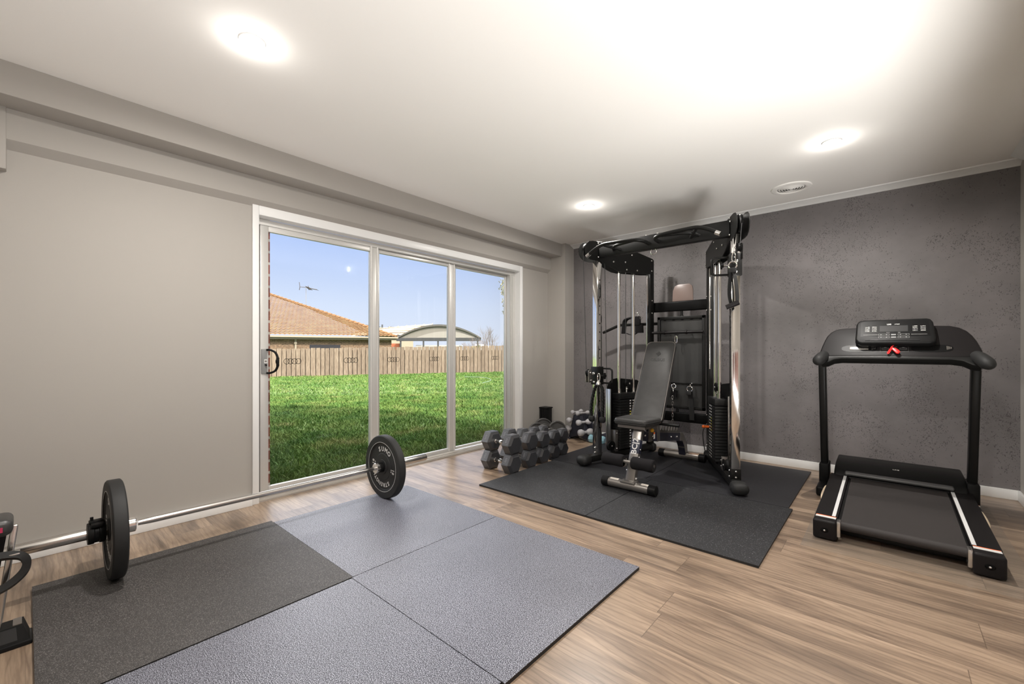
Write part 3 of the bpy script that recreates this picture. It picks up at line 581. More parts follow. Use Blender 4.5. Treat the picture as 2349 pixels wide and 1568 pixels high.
    b = B().cyl(M @ Vector((0, q*.08, zk-.0)), M @ Vector((0, q*.10, zk)), .016).box((-.012, min(q*.088, q*.1), zk-.03), (.012, max(q*.088, q*.1), zk+.03), M, .006); obj('plunger_knob', b, blackp, ca)
    cz = zk+(0 if sd < 0 else .08)
    sm = chromes if sd < 0 else black
    for n in (-.018, .018):
        b = B().bprism([(-.075+.026*math.cos(a)-.04, cz+.035+.026*math.sin(a)) for a in [PI*k/8 for k in range(9)]]+[(-.135, cz-.06), (-.075, cz-.06)], .003, M @ fr((0, n, 0), (1, 0, 0), (0, 0, 1)), .001, 1); obj('swivel_plate', b, sm, ca)
    obj('swivel_pulley', B().lathe([(.006, -.013), (.034, -.013), (.027, 0), (.034, .013), (.006, .013), (.006, -.013)], M @ T(-.112, 0, cz+.03) @ RX(90), 24), blackp, ca)
    for p_, r_ in (((-.112, q*.024, cz+.03), .007), ((-.105, q*.024, cz-.04), .007), ((-.04, 0, zk-.06), .012), ((-.046, 0, zk+.02), .016)): obj('bolt', B().ball(p_, r_, M), steel, ca)
# crossbeam
b = B().box((-2.03, 3.545, 1.950), (-.90, 3.605, 2.074), bev=.008); cb = obj('crossbeam', b, black, CM)
obj('hanging_ring', B().torus(.026, .0035, T(-1.512, 3.575, 1.930) @ RX(90), 28, 8), chrome, cb)
for s_ in (-1, 1):
    xc = -1.50; b = B()
    b.tube([(xc+s_*.555, 3.40, 1.950), (xc+s_*.50, 3.40, 1.985), (xc+s_*.41, 3.40, 2.020), (xc+s_*.30, 3.40, 2.022), (xc+s_*.17, 3.40, 2.018), (xc+s_*.085, 3.41, 2.010), (xc+s_*.050, 3.46, 2.004), (xc+s_*.045, 3.55, 2.0)], .0150, 14, smooth=5)
    b.tube([(xc+s_*.40, 3.405, 2.018), (xc+s_*.31, 3.55, 1.99)], .0135, 12).tube([(xc+s_*.12, 3.41, 2.012), (xc+s_*.32, 3.47, 2.01), (xc+s_*.375, 3.55, 1.995)], .0135, 12, smooth=5)
    obj('pull_up_bar', b, black, cb)
for s_ in (-1, 1): obj('bar_end_cap', B().cyl((-1.50+s_*.540, 3.40, 1.958), (-1.50+s_*.572, 3.40, 1.940), .018), steel, cb)
for x in (-1.57, -1.47): obj('bolt', B().ball((x, 3.56, 2.076), .008), steel, cb)
# rear frame and accessory board
b = B().prism([(-1.885, 1.478), (-1.885, 1.585), (-1.30, 1.585), (-1.30, 1.478)], .05, fr((0, 4.44, 0), (1, 0, 0), (0, 0, 1))); 
b = B().box((-1.885, 4.40, 1.482), (-1.295, 4.45, 1.584), bev=.012, seg=3); obj('rear_crossmember', b, blackg, CM)
b = B().box((-1.885, 4.40, .352), (-1.295, 4.45, .448), bev=.012, seg=3); obj('rear_crossmember', b, blackg, CM)
ab = obj('accessory_board', B().box((-1.812, 4.425, .492), (-1.352, 4.432, 1.415)), mat('board_dark', (.030, .030, .029), .5), CM)
b = B()
for lo, hi in (((-1.822, 4.405, .482), (-1.792, 4.435, 1.428)), ((-1.372, 4.405, .482), (-1.342, 4.435, 1.428)), ((-1.822, 4.405, 1.398), (-1.342, 4.435, 1.428)), ((-1.822, 4.405, .482), (-1.342, 4.435, .512)), ((-1.80, 4.415, .735), (-1.36, 4.428, .752))): b.box(lo, hi, bev=.003)
obj('board_frame', b, black, ab)
obj('board_mount', B().cyl((-1.575, 4.425, 1.42), (-1.575, 4.425, 1.49), .013).cyl((-1.62, 4.425, .44), (-1.62, 4.425, .49), .014).cyl((-1.575, 4.425, 1.425), (-1.575, 4.425, 1.435), .018), black, ab)
for k in range(5): obj('board_slot', B().box((-1.76+k*.09, 4.42, 1.388), (-1.735+k*.09, 4.424, 1.396)), blackg, ab)
for x, z in ((-1.72, .755), (-1.46, .745)): obj('board_hook', B().cyl((x, 4.42, z), (x, 4.385, z), .005).ball((x, 4.383, z+.003), .009), steel, ab)
b = B().bprism([(-1.69, 1.50), (-1.475, 1.50), (-1.475, 1.70), (-1.485, 1.74), (-1.515, 1.762), (-1.625, 1.762), (-1.66, 1.745), (-1.68, 1.70)], .014, fr((0, 4.475, 0), (1, 0, 0), (0, 0, 1)), .004); obj('back_plate', b, mauve, CM)
# attachments
tag(obj('straight_bar', B().cyl((-1.875, 4.36, 1.262), (-1.345, 4.36, 1.262), .0145).lathe([(.0145, -.008), (.021, -.006), (.021, .006), (.0145, .008)], T(-1.725, 4.36, 1.262) @ RY(90)).lathe([(.0145, -.008), (.021, -.006), (.021, .006), (.0145, .008)], T(-1.505, 4.36, 1.262) @ RY(90)).cyl((-1.70, 4.36, 1.262), (-1.70, 4.40, 1.275), .006).cyl((-1.49, 4.36, 1.262), (-1.49, 4.40, 1.275), .006), satin, at=(-1.61, 4.36, 1.262)),
    'short straight black bar hanging across the accessory board', 'bar attachment')
def carabiner(x, y, z, h, lab, yaw=0, m=chrome):
    pts = [(math.sin(a)*h*.17, 0, math.cos(a)*h*.5*(1 if math.cos(a) > 0 else 1)) for a in [2*PI*k/24 for k in range(25)]]
    tag(obj('carabiner', B().tube([T(x, y, z) @ RZ(yaw) @ Vector(p) for p in pts], .0042, 8, cap=False), m, at=(x, y, z)), lab, 'carabiner')
carabiner(-1.605, 4.35, 1.19, .075, 'silver carabiner below the middle of the short straight bar')
tag(obj('bar_bracket', B().prism([(-1.635, 1.25), (-1.565, 1.25), (-1.60, 1.222)], .006, fr((0, 4.355, 0), (1, 0, 0), (0, 0, 1))), black, at=(-1.6, 4.35, 1.25)), 'small triangular bracket under the short straight bar', 'bracket')
# lat bar on the left
t = thing('lat_pulldown_bar', (-2.1, 4.475, 1.35), 'long bent black lat bar hanging behind the left chrome guide rods', 'bar attachment')
obj('bar', B().tube([(-2.50, 4.472, 1.287), (-2.31, 4.472, 1.36), (-2.28, 4.472, 1.367), (-1.60, 4.472, 1.364)], .0155, 14), black, t)
t = thing('ankle_strap', (-2.05, 4.40, 1.3), 'black ankle strap draped over the long bent bar', 'strap', 'black straps hung on the machine')
def band(b, pts, w_, th, ax=(0, 1, 0), k=6):
    P = crom([Vector(p) for p in pts], k); A = Vector(ax).normalized()*w_/2; vs = []; fs = []
    for i, p in enumerate(P):
        tt = (P[min(i+1, len(P)-1)]-P[max(i-1, 0)]).normalized(); nn = tt.cross(A).normalized()*th/2
        vs += [p-A-nn, p+A-nn, p+A+nn, p-A+nn]
    for i in range(len(P)-1):
        for j in range(4): a = i*4+j; c = i*4+(j+1) % 4; fs.append((a, c, c+4, a+4))
    fs += [(3, 2, 1, 0), tuple(range(len(vs)-4, len(vs)))]
    return b.add(vs, fs)
b = B(); band(b, [(-2.20, 4.39, 1.265), (-2.195, 4.39, 1.33), (-2.18, 4.39, 1.41), (-2.12, 4.39, 1.435), (-2.05, 4.39, 1.44)], .05, .012, (.6, .8, 0)); band(b, [(-2.17, 4.40, 1.27), (-2.12, 4.42, 1.25), (-2.06, 4.42, 1.27), (-2.02, 4.41, 1.33)], .03, .005, (0, 1, 0))
b.cbox((-2.035, 4.385, 1.40), (.075, .03, .10), bev=.012); b.prism([(-2.06, 1.27), (-1.97, 1.27), (-1.975, 1.36), (-2.06, 1.36)], .02, fr((0, 4.40, 0), (1, 0, 0), (0, 0, 1))); obj('cuff', b, foam, t)
obj('d_ring', B().torus(.024, .004, T(-2.045, 4.38, 1.465) @ RX(90), 20, 8).torus(.013, .003, T(-1.99, 4.375, 1.43) @ RX(90), 16, 6), chrome, t)
# chain, strap and ring hooked on the board
_n0 = set(bpy.data.objects)
t = thing('hanging_chain', (-1.715, 4.36, .70), 'thin steel chain with a clip at its end hanging down the accessory board', 'chain')
b = B()
for k in range(8):
    z = .60-k*.030; pts = [(math.sin(a)*.008, 0, math.cos(a)*.019) for a in [2*PI*j/14 for j in range(15)]]
    b.tube([T(-1.728, 4.35, z) @ RZ(90 if k % 2 else 10) @ Vector(p) for p in pts], .0026, 6, cap=False)
obj('links', b, steel, t)
b = B(); b.tube([T(-1.728, 4.35, .345) @ Vector(p) for p in [(math.sin(a)*(.010+.006*(1-math.cos(a))/2*1), 0, math.cos(a)*.033) for a in [2*PI*j/20 for j in range(21)]]], .003, 6, cap=False); obj('end_clip', b, steel, t)
b = B().torus(.022, .004, T(-1.72, 4.36, .715) @ RX(80), 20, 8).tube([(-1.725, 4.35, .695), (-1.72, 4.35, .655)], [.008, .005]); obj('top_ring', b, steel, t)
tag(obj('black_cuff', B().prism([(-1.765, .60), (-1.70, .60), (-1.695, .67), (-1.75, .68)], .03, fr((0, 4.40, 0), (1, 0, 0), (0, 0, 1))), foam, at=(-1.73, 4.4, .64)), 'small black cuff hooked behind the steel chain', 'cuff')
for o_ in set(bpy.data.objects)-_n0:
    if o_.parent is None: o_.location = o_.location+Vector((.088, 0, 0))
t = thing('tricep_strap', (-1.465, 4.37, .6), 'black strap with a chrome ring hanging on the right of the accessory board', 'strap', 'black straps hung on the machine')
b = B(); band(b, [(-1.475, 4.37, .68), (-1.47, 4.38, .60), (-1.462, 4.38, .50), (-1.458, 4.38, .385)], .045, .010, (1, 0, 0)); b.cbox((-1.482, 4.365, .655), (.05, .02, .045), RZ(0), .005); obj('webbing', b, rubber, t)
obj('d_ring', B().torus(.027, .0045, T(-1.475, 4.365, .695) @ RX(90), 24, 8).torus(.010, .003, T(-1.47, 4.37, .733) @ RX(90) @ RY(90), 16, 6), chrome, t)
# rope on the left carriage
_n0 = set(bpy.data.objects)
t = thing('tricep_rope', (-2.19, 3.70, .72), 'black braided rope with rubber ends hanging from the left chrome post', 'rope')
for s_ in (-1, 1):
    path = crom([Vector(p) for p in ((-2.178+s_*.006, 3.70, .742), (-2.178+s_*.038, 3.70, .70), (-2.182+s_*.056, 3.69, .60), (-2.185+s_*.060, 3.68, .50), (-2.182+s_*.056, 3.68, .44))], 12)
    b = B()
    for ph in range(3):
        pts = [p+Vector((math.cos(i*.62+ph*2.094)*.0085, math.sin(i*.62+ph*2.094)*.0085, 0)) for i, p in enumerate(path)]; b.tube(pts, .0085, 8)
    rp_ = obj('strand', b, black, t)
    obj('rope_end', B().lathe([(.012, .02), (.026, .014), (.030, -.004), (.028, -.022), (.018, -.036), (0, -.040)], T(-2.182+s_*.056, 3.68, .43), 24), rubber, rp_)
obj('rope_ferrule', B().lathe([(.008, .03), (.012, .02), (.022, .005), (.024, -.01), (.016, -.022), (0, -.026)], T(-2.178, 3.70, .745), 20), chromes, t)
carabiner(-2.175, 3.70, .80, .075, 'silver carabiner joining the braided rope to the left post')
for o_ in set(bpy.data.objects)-_n0:
    if o_.parent is None: o_.location = o_.location+Vector((0.193, -0.235, 0.03))
# strap handle on the right carriage
_n0 = set(bpy.data.objects)
t = thing('stirrup_handle', (-.93, 3.67, 1.6), 'black strap handle hanging from a chrome ring on the right post', 'strap', 'black straps hung on the machine')
b = B(); band(b, [(-.952, 3.66, 1.735), (-.965, 3.66, 1.65), (-.968, 3.66, 1.55), (-.955, 3.66, 1.475)], .035, .004, (.4, .9, 0)); band(b, [(-.94, 3.66, 1.735), (-.925, 3.66, 1.65), (-.915, 3.66, 1.55), (-.915, 3.66, 1.485)], .035, .004, (.4, .9, 0)); b.cbox((-.946, 3.66, 1.73), (.05, .03, .035), bev=.004)
obj('webbing', b, rubber, t)
obj('grip', B().cyl((-.985, 3.64, 1.455), (-.905, 3.66, 1.490), .019).cyl((-.907, 3.6595, 1.4891), (-.903, 3.6605, 1.491), .013), satin, t)
obj('d_ring', B().torus(.028, .0055, T(-.944, 3.655, 1.765) @ RX(90), 24, 8), chrome, t)
carabiner(-.94, 3.67, 1.825, .075, 'silver carabiner above the strap handle on the right post')
for o_ in set(bpy.data.objects)-_n0:
    if o_.parent is None: o_.location = o_.location+Vector((0.088, -0.205, -0.06))
# ------------------------------------------------------------------ adjustable bench
BN = thing('weight_bench', (-1.49, 3.6, .012), 'adjustable black padded weight bench in front of the cable machine', 'bench')
def footbar(y, x0, x1, z=.05, r=.0345):
    fb = obj('foot_bar', B().cyl((x0+.05, y, z), (x1-.05, y+.0, z), r, 28), gun, BN)
    for a, c in ((x0, x0+.06), (x1-.06, x1)): obj('end_cap', B().lathe([(0, 0), (r*.8, 0), (r+.003, .006), (r+.003, .06), (r, .062)], (T(a, y, z) @ RY(90)) if a == x0 else (T(c, y, z) @ RY(-90)), 28), blackp, fb)
    return fb
f1 = footbar(3.03, -1.70, -1.255); f2 = footbar(4.262, -1.745, -1.29)
b = B()
for x0, x1 in ((-1.625, -1.56), (-1.375, -1.315)): b.lathe([(.0350, 0), (.0352, x1-x0)], T(x0, 3.03, .05) @ RY(90), 28)
def stick(y, x0, x1, a0=55, a1=100):
    vs = []; fs = []; n = 8; r = .0352
    for i in range(n+1):
        a = R(a0+(a1-a0)*i/n); vs += [(x0, y-r*math.cos(a), .05+r*math.sin(a)), (x1, y-r*math.cos(a), .05+r*math.sin(a))]
    for i in range(n): fs.append((2*i, 2*i+1, 2*i+3, 2*i+2))
    return vs, fs
b = B(); [b.add(*stick(3.03, *q)) for q in ((-1.625, -1.555), (-1.372, -1.305))]; obj('sticker', b, mat('sticker', (.72, .66, .58), .5), f1)
b = B(); [b.add(*stick(4.262, *q)) for q in ((-1.44, -1.33),)]; obj('sticker', b, mat('sticker_warm', (.62, .42, .30), .5), f2)
# front post (leans back), welded on the front foot
PF = fr((-1.475, 3.035, .07), (1, 0, 0), (0, math.sin(R(21)), math.cos(R(21))))  # local y up the post, z = -front
b = B().box((-.036, 0, -.045), (.036, .465, .0), PF, .004); fp = obj('front_post', b, gun, BN)
obj('weld_plate', B().box((-1.535, 2.995, .068), (-1.415, 3.075, .088), bev=.006), gun, fp)
b = B().box((-.0362, .225, -.0452), (.0362, .335, .0008), PF, .003); lb = obj('name_band', b, mat('navy_band', (.020, .024, .045), .4), fp)
b = B(); text(b, 'BC|2', .062, PF @ T(0, .28, .0012) @ RZ(90), .001, bold=.02); obj('lettering', b, labelw, lb)
for p_, r_ in (((-.04, .09, -.02), .010), ((.04, .04, -.02), .011), ((.038, .26, -.02), .007), ((.038, .20, -.02), .009)): obj('bolt', B().ball(p_, r_, PF), steel, fp)
# roller bar with foam
rb = obj('roller_bar', B().cyl((-1.68, 3.005, .235), (-1.265, 3.005, .235), .0125).box((-1.515, 3.0, .19), (-1.507, 3.06, .245)).box((-1.437, 3.0, .19), (-1.429, 3.06, .245)), gun, BN)
for a in (-1.675, -1.435):
    obj('foam_roller', B().lathe([(.013, 0), (.040, 0), (.046, .006), (.0475, .03), (.044, .085), (.0475, .14), (.046, .162), (.040, .168), (.013, .168)], T(a, 3.005, .235) @ RY(90), 32), foam, rb)
# seat
def rpoly(P, k=6):
    out = []
    n = len(P)
    for i in range(n):
        (x, y), r = P[i][:2], P[i][2]; a = Vector(P[i-1][:2])-Vector((x, y)); c = Vector(P[(i+1) % n][:2])-Vector((x, y)); a = Vector((x, y))+a.normalized()*r; c = Vector((x, y))+c.normalized()*r
        for j in range(k+1): t_ = j/k; q_ = a*(1-t_)**2+Vector((x, y))*2*t_*(1-t_)+c*t_*t_; out.append((q_.x, q_.y))
    return out
b = B().bprism(rpoly([(-.135, 0, .04), (.135, 0, .04), (.150, .30, .05), (-.150, .30, .05)]), .052, T(-1.515, 3.11, .488) @ RX(-1.5), .016, 3); se = obj('seat', b, vinyl, BN)
obj('seat_piping', B().tube([T(-1.515, 3.11, .514) @ Vector(p) for p in [(x_*1.012, y_-.001, -y_*.02) for x_, y_ in rpoly([(-.135, 0, .04), (.135, 0, .04), (.150, .30, .05), (-.150, .30, .05)])+[(-.135, .04)]]], .0035, 8), rubber, se)
obj('seat_board', B().box((-1.63, 3.15, .462), (-1.40, 3.42, .482)), gun, se)
obj('adjust_lever', B().cyl((-1.50, 3.46, .470), (-1.25, 3.46, .470), .011), blackp, BN)
# backrest
by = 3.405; an = 27
BK = T(-1.510, by, .50) @ RX(-an)
W0, W1 = .135, .128
b = B().bprism(rpoly([(-W0, 0, .03), (W0, 0, .03), (W1, .735, .05), (-W1, .735, .05)], 7), .055, BK @ fr((0, 0, 0), (1, 0, 0), (0, 0, 1)) @ T(0, 0, -.055), .014, 3); bk = obj('backrest', b, vinyl, BN)
obj('back_piping', B().tube([BK @ Vector(p) for p in [(x_, .004, z_) for x_, z_ in rpoly([(-W0, 0, .03), (W0, 0, .03), (W1, .735, .05), (-W1, .735, .05)], 7)+[(-W0, .03)]]], .0028, 8), gun, bk)
b = B(); FB = BK @ fr((0, -.0006, 0), (1, 0, 0), (0, 0, 1)); text(b, 'CELSIUS', .036, FB @ T(0, .555, 0), .0012, bold=.01)
for i in range(3):
    for s_ in (-1, 1): b.box((-.003, -.016, 0), (.003, .016, .0012), FB @ T(0, .615, 0) @ RZ(45 if s_ > 0 else -45) @ T((i-1)*.013, s_*.004*(i != 1), 0), 0)
obj('embossing', b, mat('embossed', (.020, .020, .019), .5), bk)
b = B().box((-.03, .055, .03), (.03, .085, .60), BK, .003); obj('back_spine', b, gun, BN)
# main rail, teeth and rear leg
RL = [(3.20, .43), (3.33, .375), (4.08, .262), (4.17, .235), (4.235, .16), (4.255, .07)]
def railpoly(w_):
    up = []; dn = []
    P = [Vector((a, c)) for a, c in RL]
    for i, p in enumerate(P):
        t_ = (P[min(i+1, len(P)-1)]-P[max(i-1, 0)]).normalized(); n_ = Vector((-t_.y, t_.x)); up.append(tuple(p+n_*w_)); dn.append(tuple(p-n_*w_))
    return up+dn[::-1]
M_X = Matrix(((0, 0, 1, 0), (1, 0, 0, 0), (0, 1, 0, 0), (0, 0, 0, 1)))
b = B().prism(railpoly(.036), .062, M_X @ T(0, 0, -1.531)); mr = obj('main_rail', b, mat('rail_navy', (.022, .022, .036), .35), BN, ang=30)
b = B()
for xx in (-1.528, -1.478):
    P = [(3.62, .385)]; 
    for k in range(6):
        y0 = 3.70+k*.062; zz = .385-(y0-3.62)*.14; P += [(y0, zz), (y0+.014, zz+.034), (y0+.024, zz+.040), (y0+.028, zz-.006)]
    P += [(4.09, .315), (4.09, .25), (3.62, .30)]; b.prism(P, .005, M_X @ T(0, 0, xx))
obj('ladder_teeth', b, gun, BN)
obj('rear_leg', B().prism([(4.10, .30), (4.16, .285), (4.235, .21), (4.285, .07), (4.235, .07), (4.19, .165), (4.14, .22), (4.08, .225)], .066, M_X @ T(0, 0, -1.533)), gun, BN)
for y_, z_, r_ in ((4.0, .275, .011), (3.86, .295, .009), (3.30, .39, .011), (3.45, .36, .009)): obj('bolt', B().ball((-1.468, y_, z_), r_), steel, mr)
obj('support_strut', B().box((-1.535, 3.55, .30), (-1.465, 3.60, .50), bev=.004).box((-1.545, 3.36, .33), (-1.535, 3.42, .48)).box((-1.465, 3.36, .33), (-1.455, 3.42, .48)), gun, BN)
obj('warning_label', B().box((-1.4688, 3.47, .335), (-1.4680, 3.50, .375)).mat(1).box((-1.4686, 3.47, .375), (-1.4680, 3.50, .39)), [labelw, orange], BN)
obj('yellow_knob', B().ball((-1.45, 3.40, .42), .016).cyl((-1.45, 3.40, .42), (-1.48, 3.40, .42), .006), mat('yellow_knob', (.8, .42, .02), .4), BN)
# ------------------------------------------------------------------ treadmill
TM = thing('treadmill', (.05, 3.6, 0), 'black folding treadmill with white stripes facing the dark textured wall', 'treadmill')
def rz(y): return .105+(y-3.0)*.034
def wedge(b, x0, x1, y0, y1, t0, t1, M=None):
    b.add([(x0, y0, rz(y0)-t0), (x1, y0, rz(y0)-t0), (x1, y1, rz(y1)-t0), (x0, y1, rz(y1)-t0), (x0, y0, rz(y0)+t1), (x1, y0, rz(y0)+t1), (x1, y1, rz(y1)+t1), (x0, y1, rz(y1)+t1)],
          [(0, 3, 2, 1), (4, 5, 6, 7), (0, 1, 5, 4), (1, 2, 6, 5), (2, 3, 7, 6), (3, 0, 4, 7)]); return b
for x0, x1, xs in ((-.318, -.212, -.232), (.312, .418, .325)):
    rl = obj('side_rail', wedge(wedge(B(), x0, x1, 3.09, 4.06, .012, .003), x0+.012, x1-.012, 3.09, 4.10, .085, -.012), satin, TM)
    obj('white_stripe', wedge(B(), xs-.008, xs+.009, 3.10, 4.05, -.0028, .0042), whitem, rl)
    b = B().box((x0-.002, 2.985, .006), (x1+.002, 3.10, rz(3.05)+.006), bev=.012, seg=3); ec = obj('rail_end_cap', b, satin, TM)
    b = B(); b.mat(0).box((x0+.006, 3.045, rz(3.05)+.0055), (x1-.006, 3.075, rz(3.05)+.0070)); b.mat(1).box((x0+.006, 3.075, rz(3.05)+.0055), (x1-.006, 3.084, rz(3.05)+.0070)); obj('warning_label', b, [labelw, orange], ec)
    xm = (x0+x1)/2; b = B().lathe([(0, .004), (.010, .004), (.012, 0), (.016, -.001), (.016, -.002), (0, -.002)], T(xm, 2.9845, .058) @ Matrix.Diagonal((1.35, 1, 1, 1)) @ RX(90), 24); obj('adjuster_recess', b, blackg, ec); obj('adjuster_bolt', B().ball((xm, 2.982, .058), .006), steel, ec)
    ix = x1 if x0 < 0 else x0; s_ = 1 if x0 < 0 else -1
    obj('roller_bracket', B().box((min(ix, ix+s_*.018), 2.995, .03), (max(ix, ix+s_*.018), 3.06, .115), bev=.004), chromes, TM)
    obj('foot_grip', B().tube([(x0-.004 if x0 < 0 else x1+.004, 3.52, .07), (x0-.012 if x0 < 0 else x1+.012, 3.58, .095), (x0-.010 if x0 < 0 else x1+.010, 3.78, .10), (x0 if x0 < 0 else x1, 3.84, .09)], .008, smooth=5), mat('cream_strip', (.62, .50, .36), .5), TM)
b = B(); wedge(b, -.196, .300, 3.05, 4.12, .006, -.002); b.tube([(-.196, 3.05, .083), (.300, 3.05, .083)], .024, 24); wedge(b, -.196, .300, 3.05, 4.1, .046, -.038); obj('running_belt', b, beltm, TM)
obj('deck', wedge(B(), -.21, .31, 3.10, 4.10, .036, -.008), blackp, TM)
obj('under_frame', B().box((-.25, 3.12, .012), (.35, 4.15, .05), bev=.006), black, TM)
b = B().bprism([(4.02, .120), (4.03, .150), (4.06, .178), (4.12, .200), (4.20, .215), (4.42, .222), (4.47, .205), (4.50, .15), (4.50, .04), (4.05, .04)], .70, M_X @ T(0, 0, -.30), .012, 3); hd = obj('motor_hood', b, blackp, TM)
obj('hood_ledge', B().box((-.235, 4.005, .152), (.335, 4.10, .176), bev=.011, seg=3), chromes if False else mat('grey_plastic', (.10, .10, .10), .3), hd)
b = B(); text(b, 'LSG', .022, T(.05, 4.15, .2128) @ RX(6), .0012, bold=.03); obj('lettering', b, labelw, hd)
for sx_ in (-1, 1):
    xo = -.365 if sx_ < 0 else .425
    b = B().box((xo-.030, 3.86, .004), (xo+.030, 4.26, .075), bev=.015, seg=3).box((xo-.030, 4.06, .05), (xo+.030, 4.23, .205), bev=.008); bs_ = obj('post_base', b, blackp, TM)
    if sx_ > 0:
        obj('base_label', B().mat(0).box((xo-.022, 4.02, .0755), (xo+.026, 4.05, .0770)).mat(1).box((xo-.022, 4.05, .0755), (xo+.026, 4.058, .0770)), [labelw, orange], bs_)
    b = B(); m0 = Vector((xo, 4.14, .17)); m1 = Vector((xo-sx_*.002, 3.97, 1.0)); F = fr(m0, (1, 0, 0), m1-m0); b.box((-.023, 0, -.038), (.023, (m1-m0).length, .038), F, .012, 3); obj('post', b, black, TM)
# console: tilted apron with the screen box on it
P0 = Vector((0, 3.74, 1.035)); SV = Vector((0, .62, .785)).normalized(); FA = fr(P0, (1, 0, 0), SV)
AP = [(-.365, .0), (-.362, .035), (-.352, .09), (-.337, .153), (-.325, .19), (-.305, .222), (-.285, .24), (-.262, .252), (-.22, .258), (.24, .262), (.305, .257), (.345, .240), (.375, .212), (.398, .172), (.415, .125), (.428, .07), (.434, .035), (.437, 0)]
ap = obj('console_apron', B().bprism(AP, .05, FA @ T(0, 0, -.05), .010, 3), satin, TM)
b = B().bprism([(-.365, .02), (-.365, -.03), (-.345, -.055), (-.31, -.050), (-.275, -.024), (-.235, -.016), (.30, -.018), (.345, -.028), (.385, -.058), (.42, -.062), (.437, -.03), (.437, .02)], .06, FA @ T(0, 0, -.062), .008, 2); obj('front_lip', b, black, ap)
for sx_ in (-1, 1):
    a = Vector((-.335, 3.76, 1.045)) if sx_ < 0 else Vector((.405, 3.76, 1.045)); c = Vector((-.362, 3.64, 1.000)) if sx_ < 0 else Vector((.440, 3.62, .992))
    b = B().tube([a, a.lerp(c, .3), a.lerp(c, .6), a.lerp(c, .85), c, c+(c-a)*.10, c+(c-a)*.15], [.030, .036, .037, .036, .030, .018, .002], 20); obj('handle_grip', b, rubber, ap)
cx_ = obj('display_console', B().bprism([(-.163, .115), (-.160, .25), (-.148, .278), (-.12, .289), (.197, .289), (.215, .280), (.226, .255), (.236, .115), (.228, .088), (.205, .078), (-.128, .078), (-.150, .088)], .045, FA @ T(0, 0, 0), .010, 3), blackp, TM)
zt = .0455
obj('display_panel', B().prism([(-.135, .135), (-.135, .262), (-.12, .272), (.19, .272), (.205, .262), (.210, .135)], .0006, FA @ T(0, 0, zt-.0005)), blackg, cx_)
obj('screen', B().box((-.036, .176, zt), (.105, .228, zt+.001), FA), mat('lcd', (.02, .02, .02), .45, spec=.2), cx_)
b = B(); text(b, 'LSG', .013, FA @ T(.012, .240, zt+.0002), .0008, bold=.04); text(b, '| STRIDE', .007, FA @ T(.052, .240, zt+.0002), .0008, bold=.02)
text(b, 'INCLINE', .0045, FA @ T(.006, .168, zt+.0002), .0006); text(b, 'SPEED', .0045, FA @ T(.062, .168, zt+.0002), .0006)
obj('lettering', b, labelw, cx_)
random.seed(4); b = B()
for gx in (-.112, -.075, .127, .165):
    for k in range(4):
        z = .217-k*.0125; P = [(gx, z)]+[(gx+.024*j/8, z+.0015+random.random()*.004) for j in range(9)]+[(gx+.024, z)]; b.prism(P, .0006, FA @ T(0, 0, zt+.0002))
for gx in (-.12, .12): obj('panel_line', B().box((gx, .150, zt), (gx+.075, .151, zt+.0006), FA), labelw, cx_)
obj('programme_icons', b, mat('icon_grey', (.55, .54, .52), .5), cx_)
def ringbox(b, x0, x1, y0, y1, t_, zz): 
    for q in ((x0, y0, x1, y0+t_), (x0, y1-t_, x1, y1), (x0, y0, x0+t_, y1), (x1-t_, y0, x1, y1)): b.box((q[0], q[1], zz), (q[2], q[3], zz+.0008), FA)
b = B()
for x0 in (-.042, .055):
    for y0 in (.143, .121):
        ringbox(b, x0, x0+.056, y0, y0+.014, .0014, zt)
        for dx in (.010, .038): b.box((x0+dx, y0+.005, zt), (x0+dx+.006, y0+.009, zt+.0008), FA)
for y0 in (.145, .123): b.box((.022, y0, zt), (.046, y0+.010, zt+.0008), FA, .001)
obj('button_outlines', b, mat('btn_grey', (.28, .28, .28), .5), cx_)
obj('tray_ledge', B().box((-.11, .100, zt-.004), (.16, .104, zt+.004), FA, .0015), mat('ledge', (.05, .05, .05), .25), cx_)
for x0, x1 in ((-.238, -.047), (.118, .311)):
    cp = [((x0+x1)/2+((x1-x0)/2)*math.copysign(abs(math.cos(a))**.6, math.cos(a)), .068+.030*math.copysign(abs(math.sin(a))**.8, math.sin(a))) for a in [2*PI*k/28 for k in range(28)]]
    cu = obj('cup_tray', B().prism(cp, .0012, FA @ T(0, 0, -.0002)), blackg, ap)
    b = B()
    if x0 < 0: b.box((x0+.045, .058, .001), (x0+.145, .084, .0030), FA, .001)
    for k in range(4): b.box((x1-.030+k*.006, .056+k*.002, .001), (x1-.027+k*.006, .084-k*.002, .0028), FA @ T(0, 0, 0))
    obj('tray_insert', b, chromes, cu)
b = B(); ringbox(b, -.033, .107, .040, .094, .002, 0); obj('key_panel', b, mat('ledge2', (.06, .06, .06), .3), ap)
b = B()
for x0 in (-.024, .064): 
    ringbox(b, x0, x0+.034, .060, .072, .001, 0); b.box((x0+.011, .076, 0), (x0+.023, .0775, .0008), FA)
obj('button_outlines', b, mat('btn_grey2', (.25, .25, .25), .5), ap)
t = thing('safety_key', (.035, 3.78, 1.09), 'bright red safety key and cord hanging from the treadmill console', 'safety key')
obj('key', B().box((.022, .080, .0005), (.052, .092, .008), FA, .003), mat('key_grey', (.42, .45, .32), .4), t)
obj('cord', B().tube([FA @ Vector(p) for p in ((.038, .086, .010), (.028, .070, .022), (.014, .045, .016), (.004, .022, .012), (.010, .018, .012), (.020, .040, .018), (.030, .062, .02))], .0032, 8, smooth=5), redm, t)
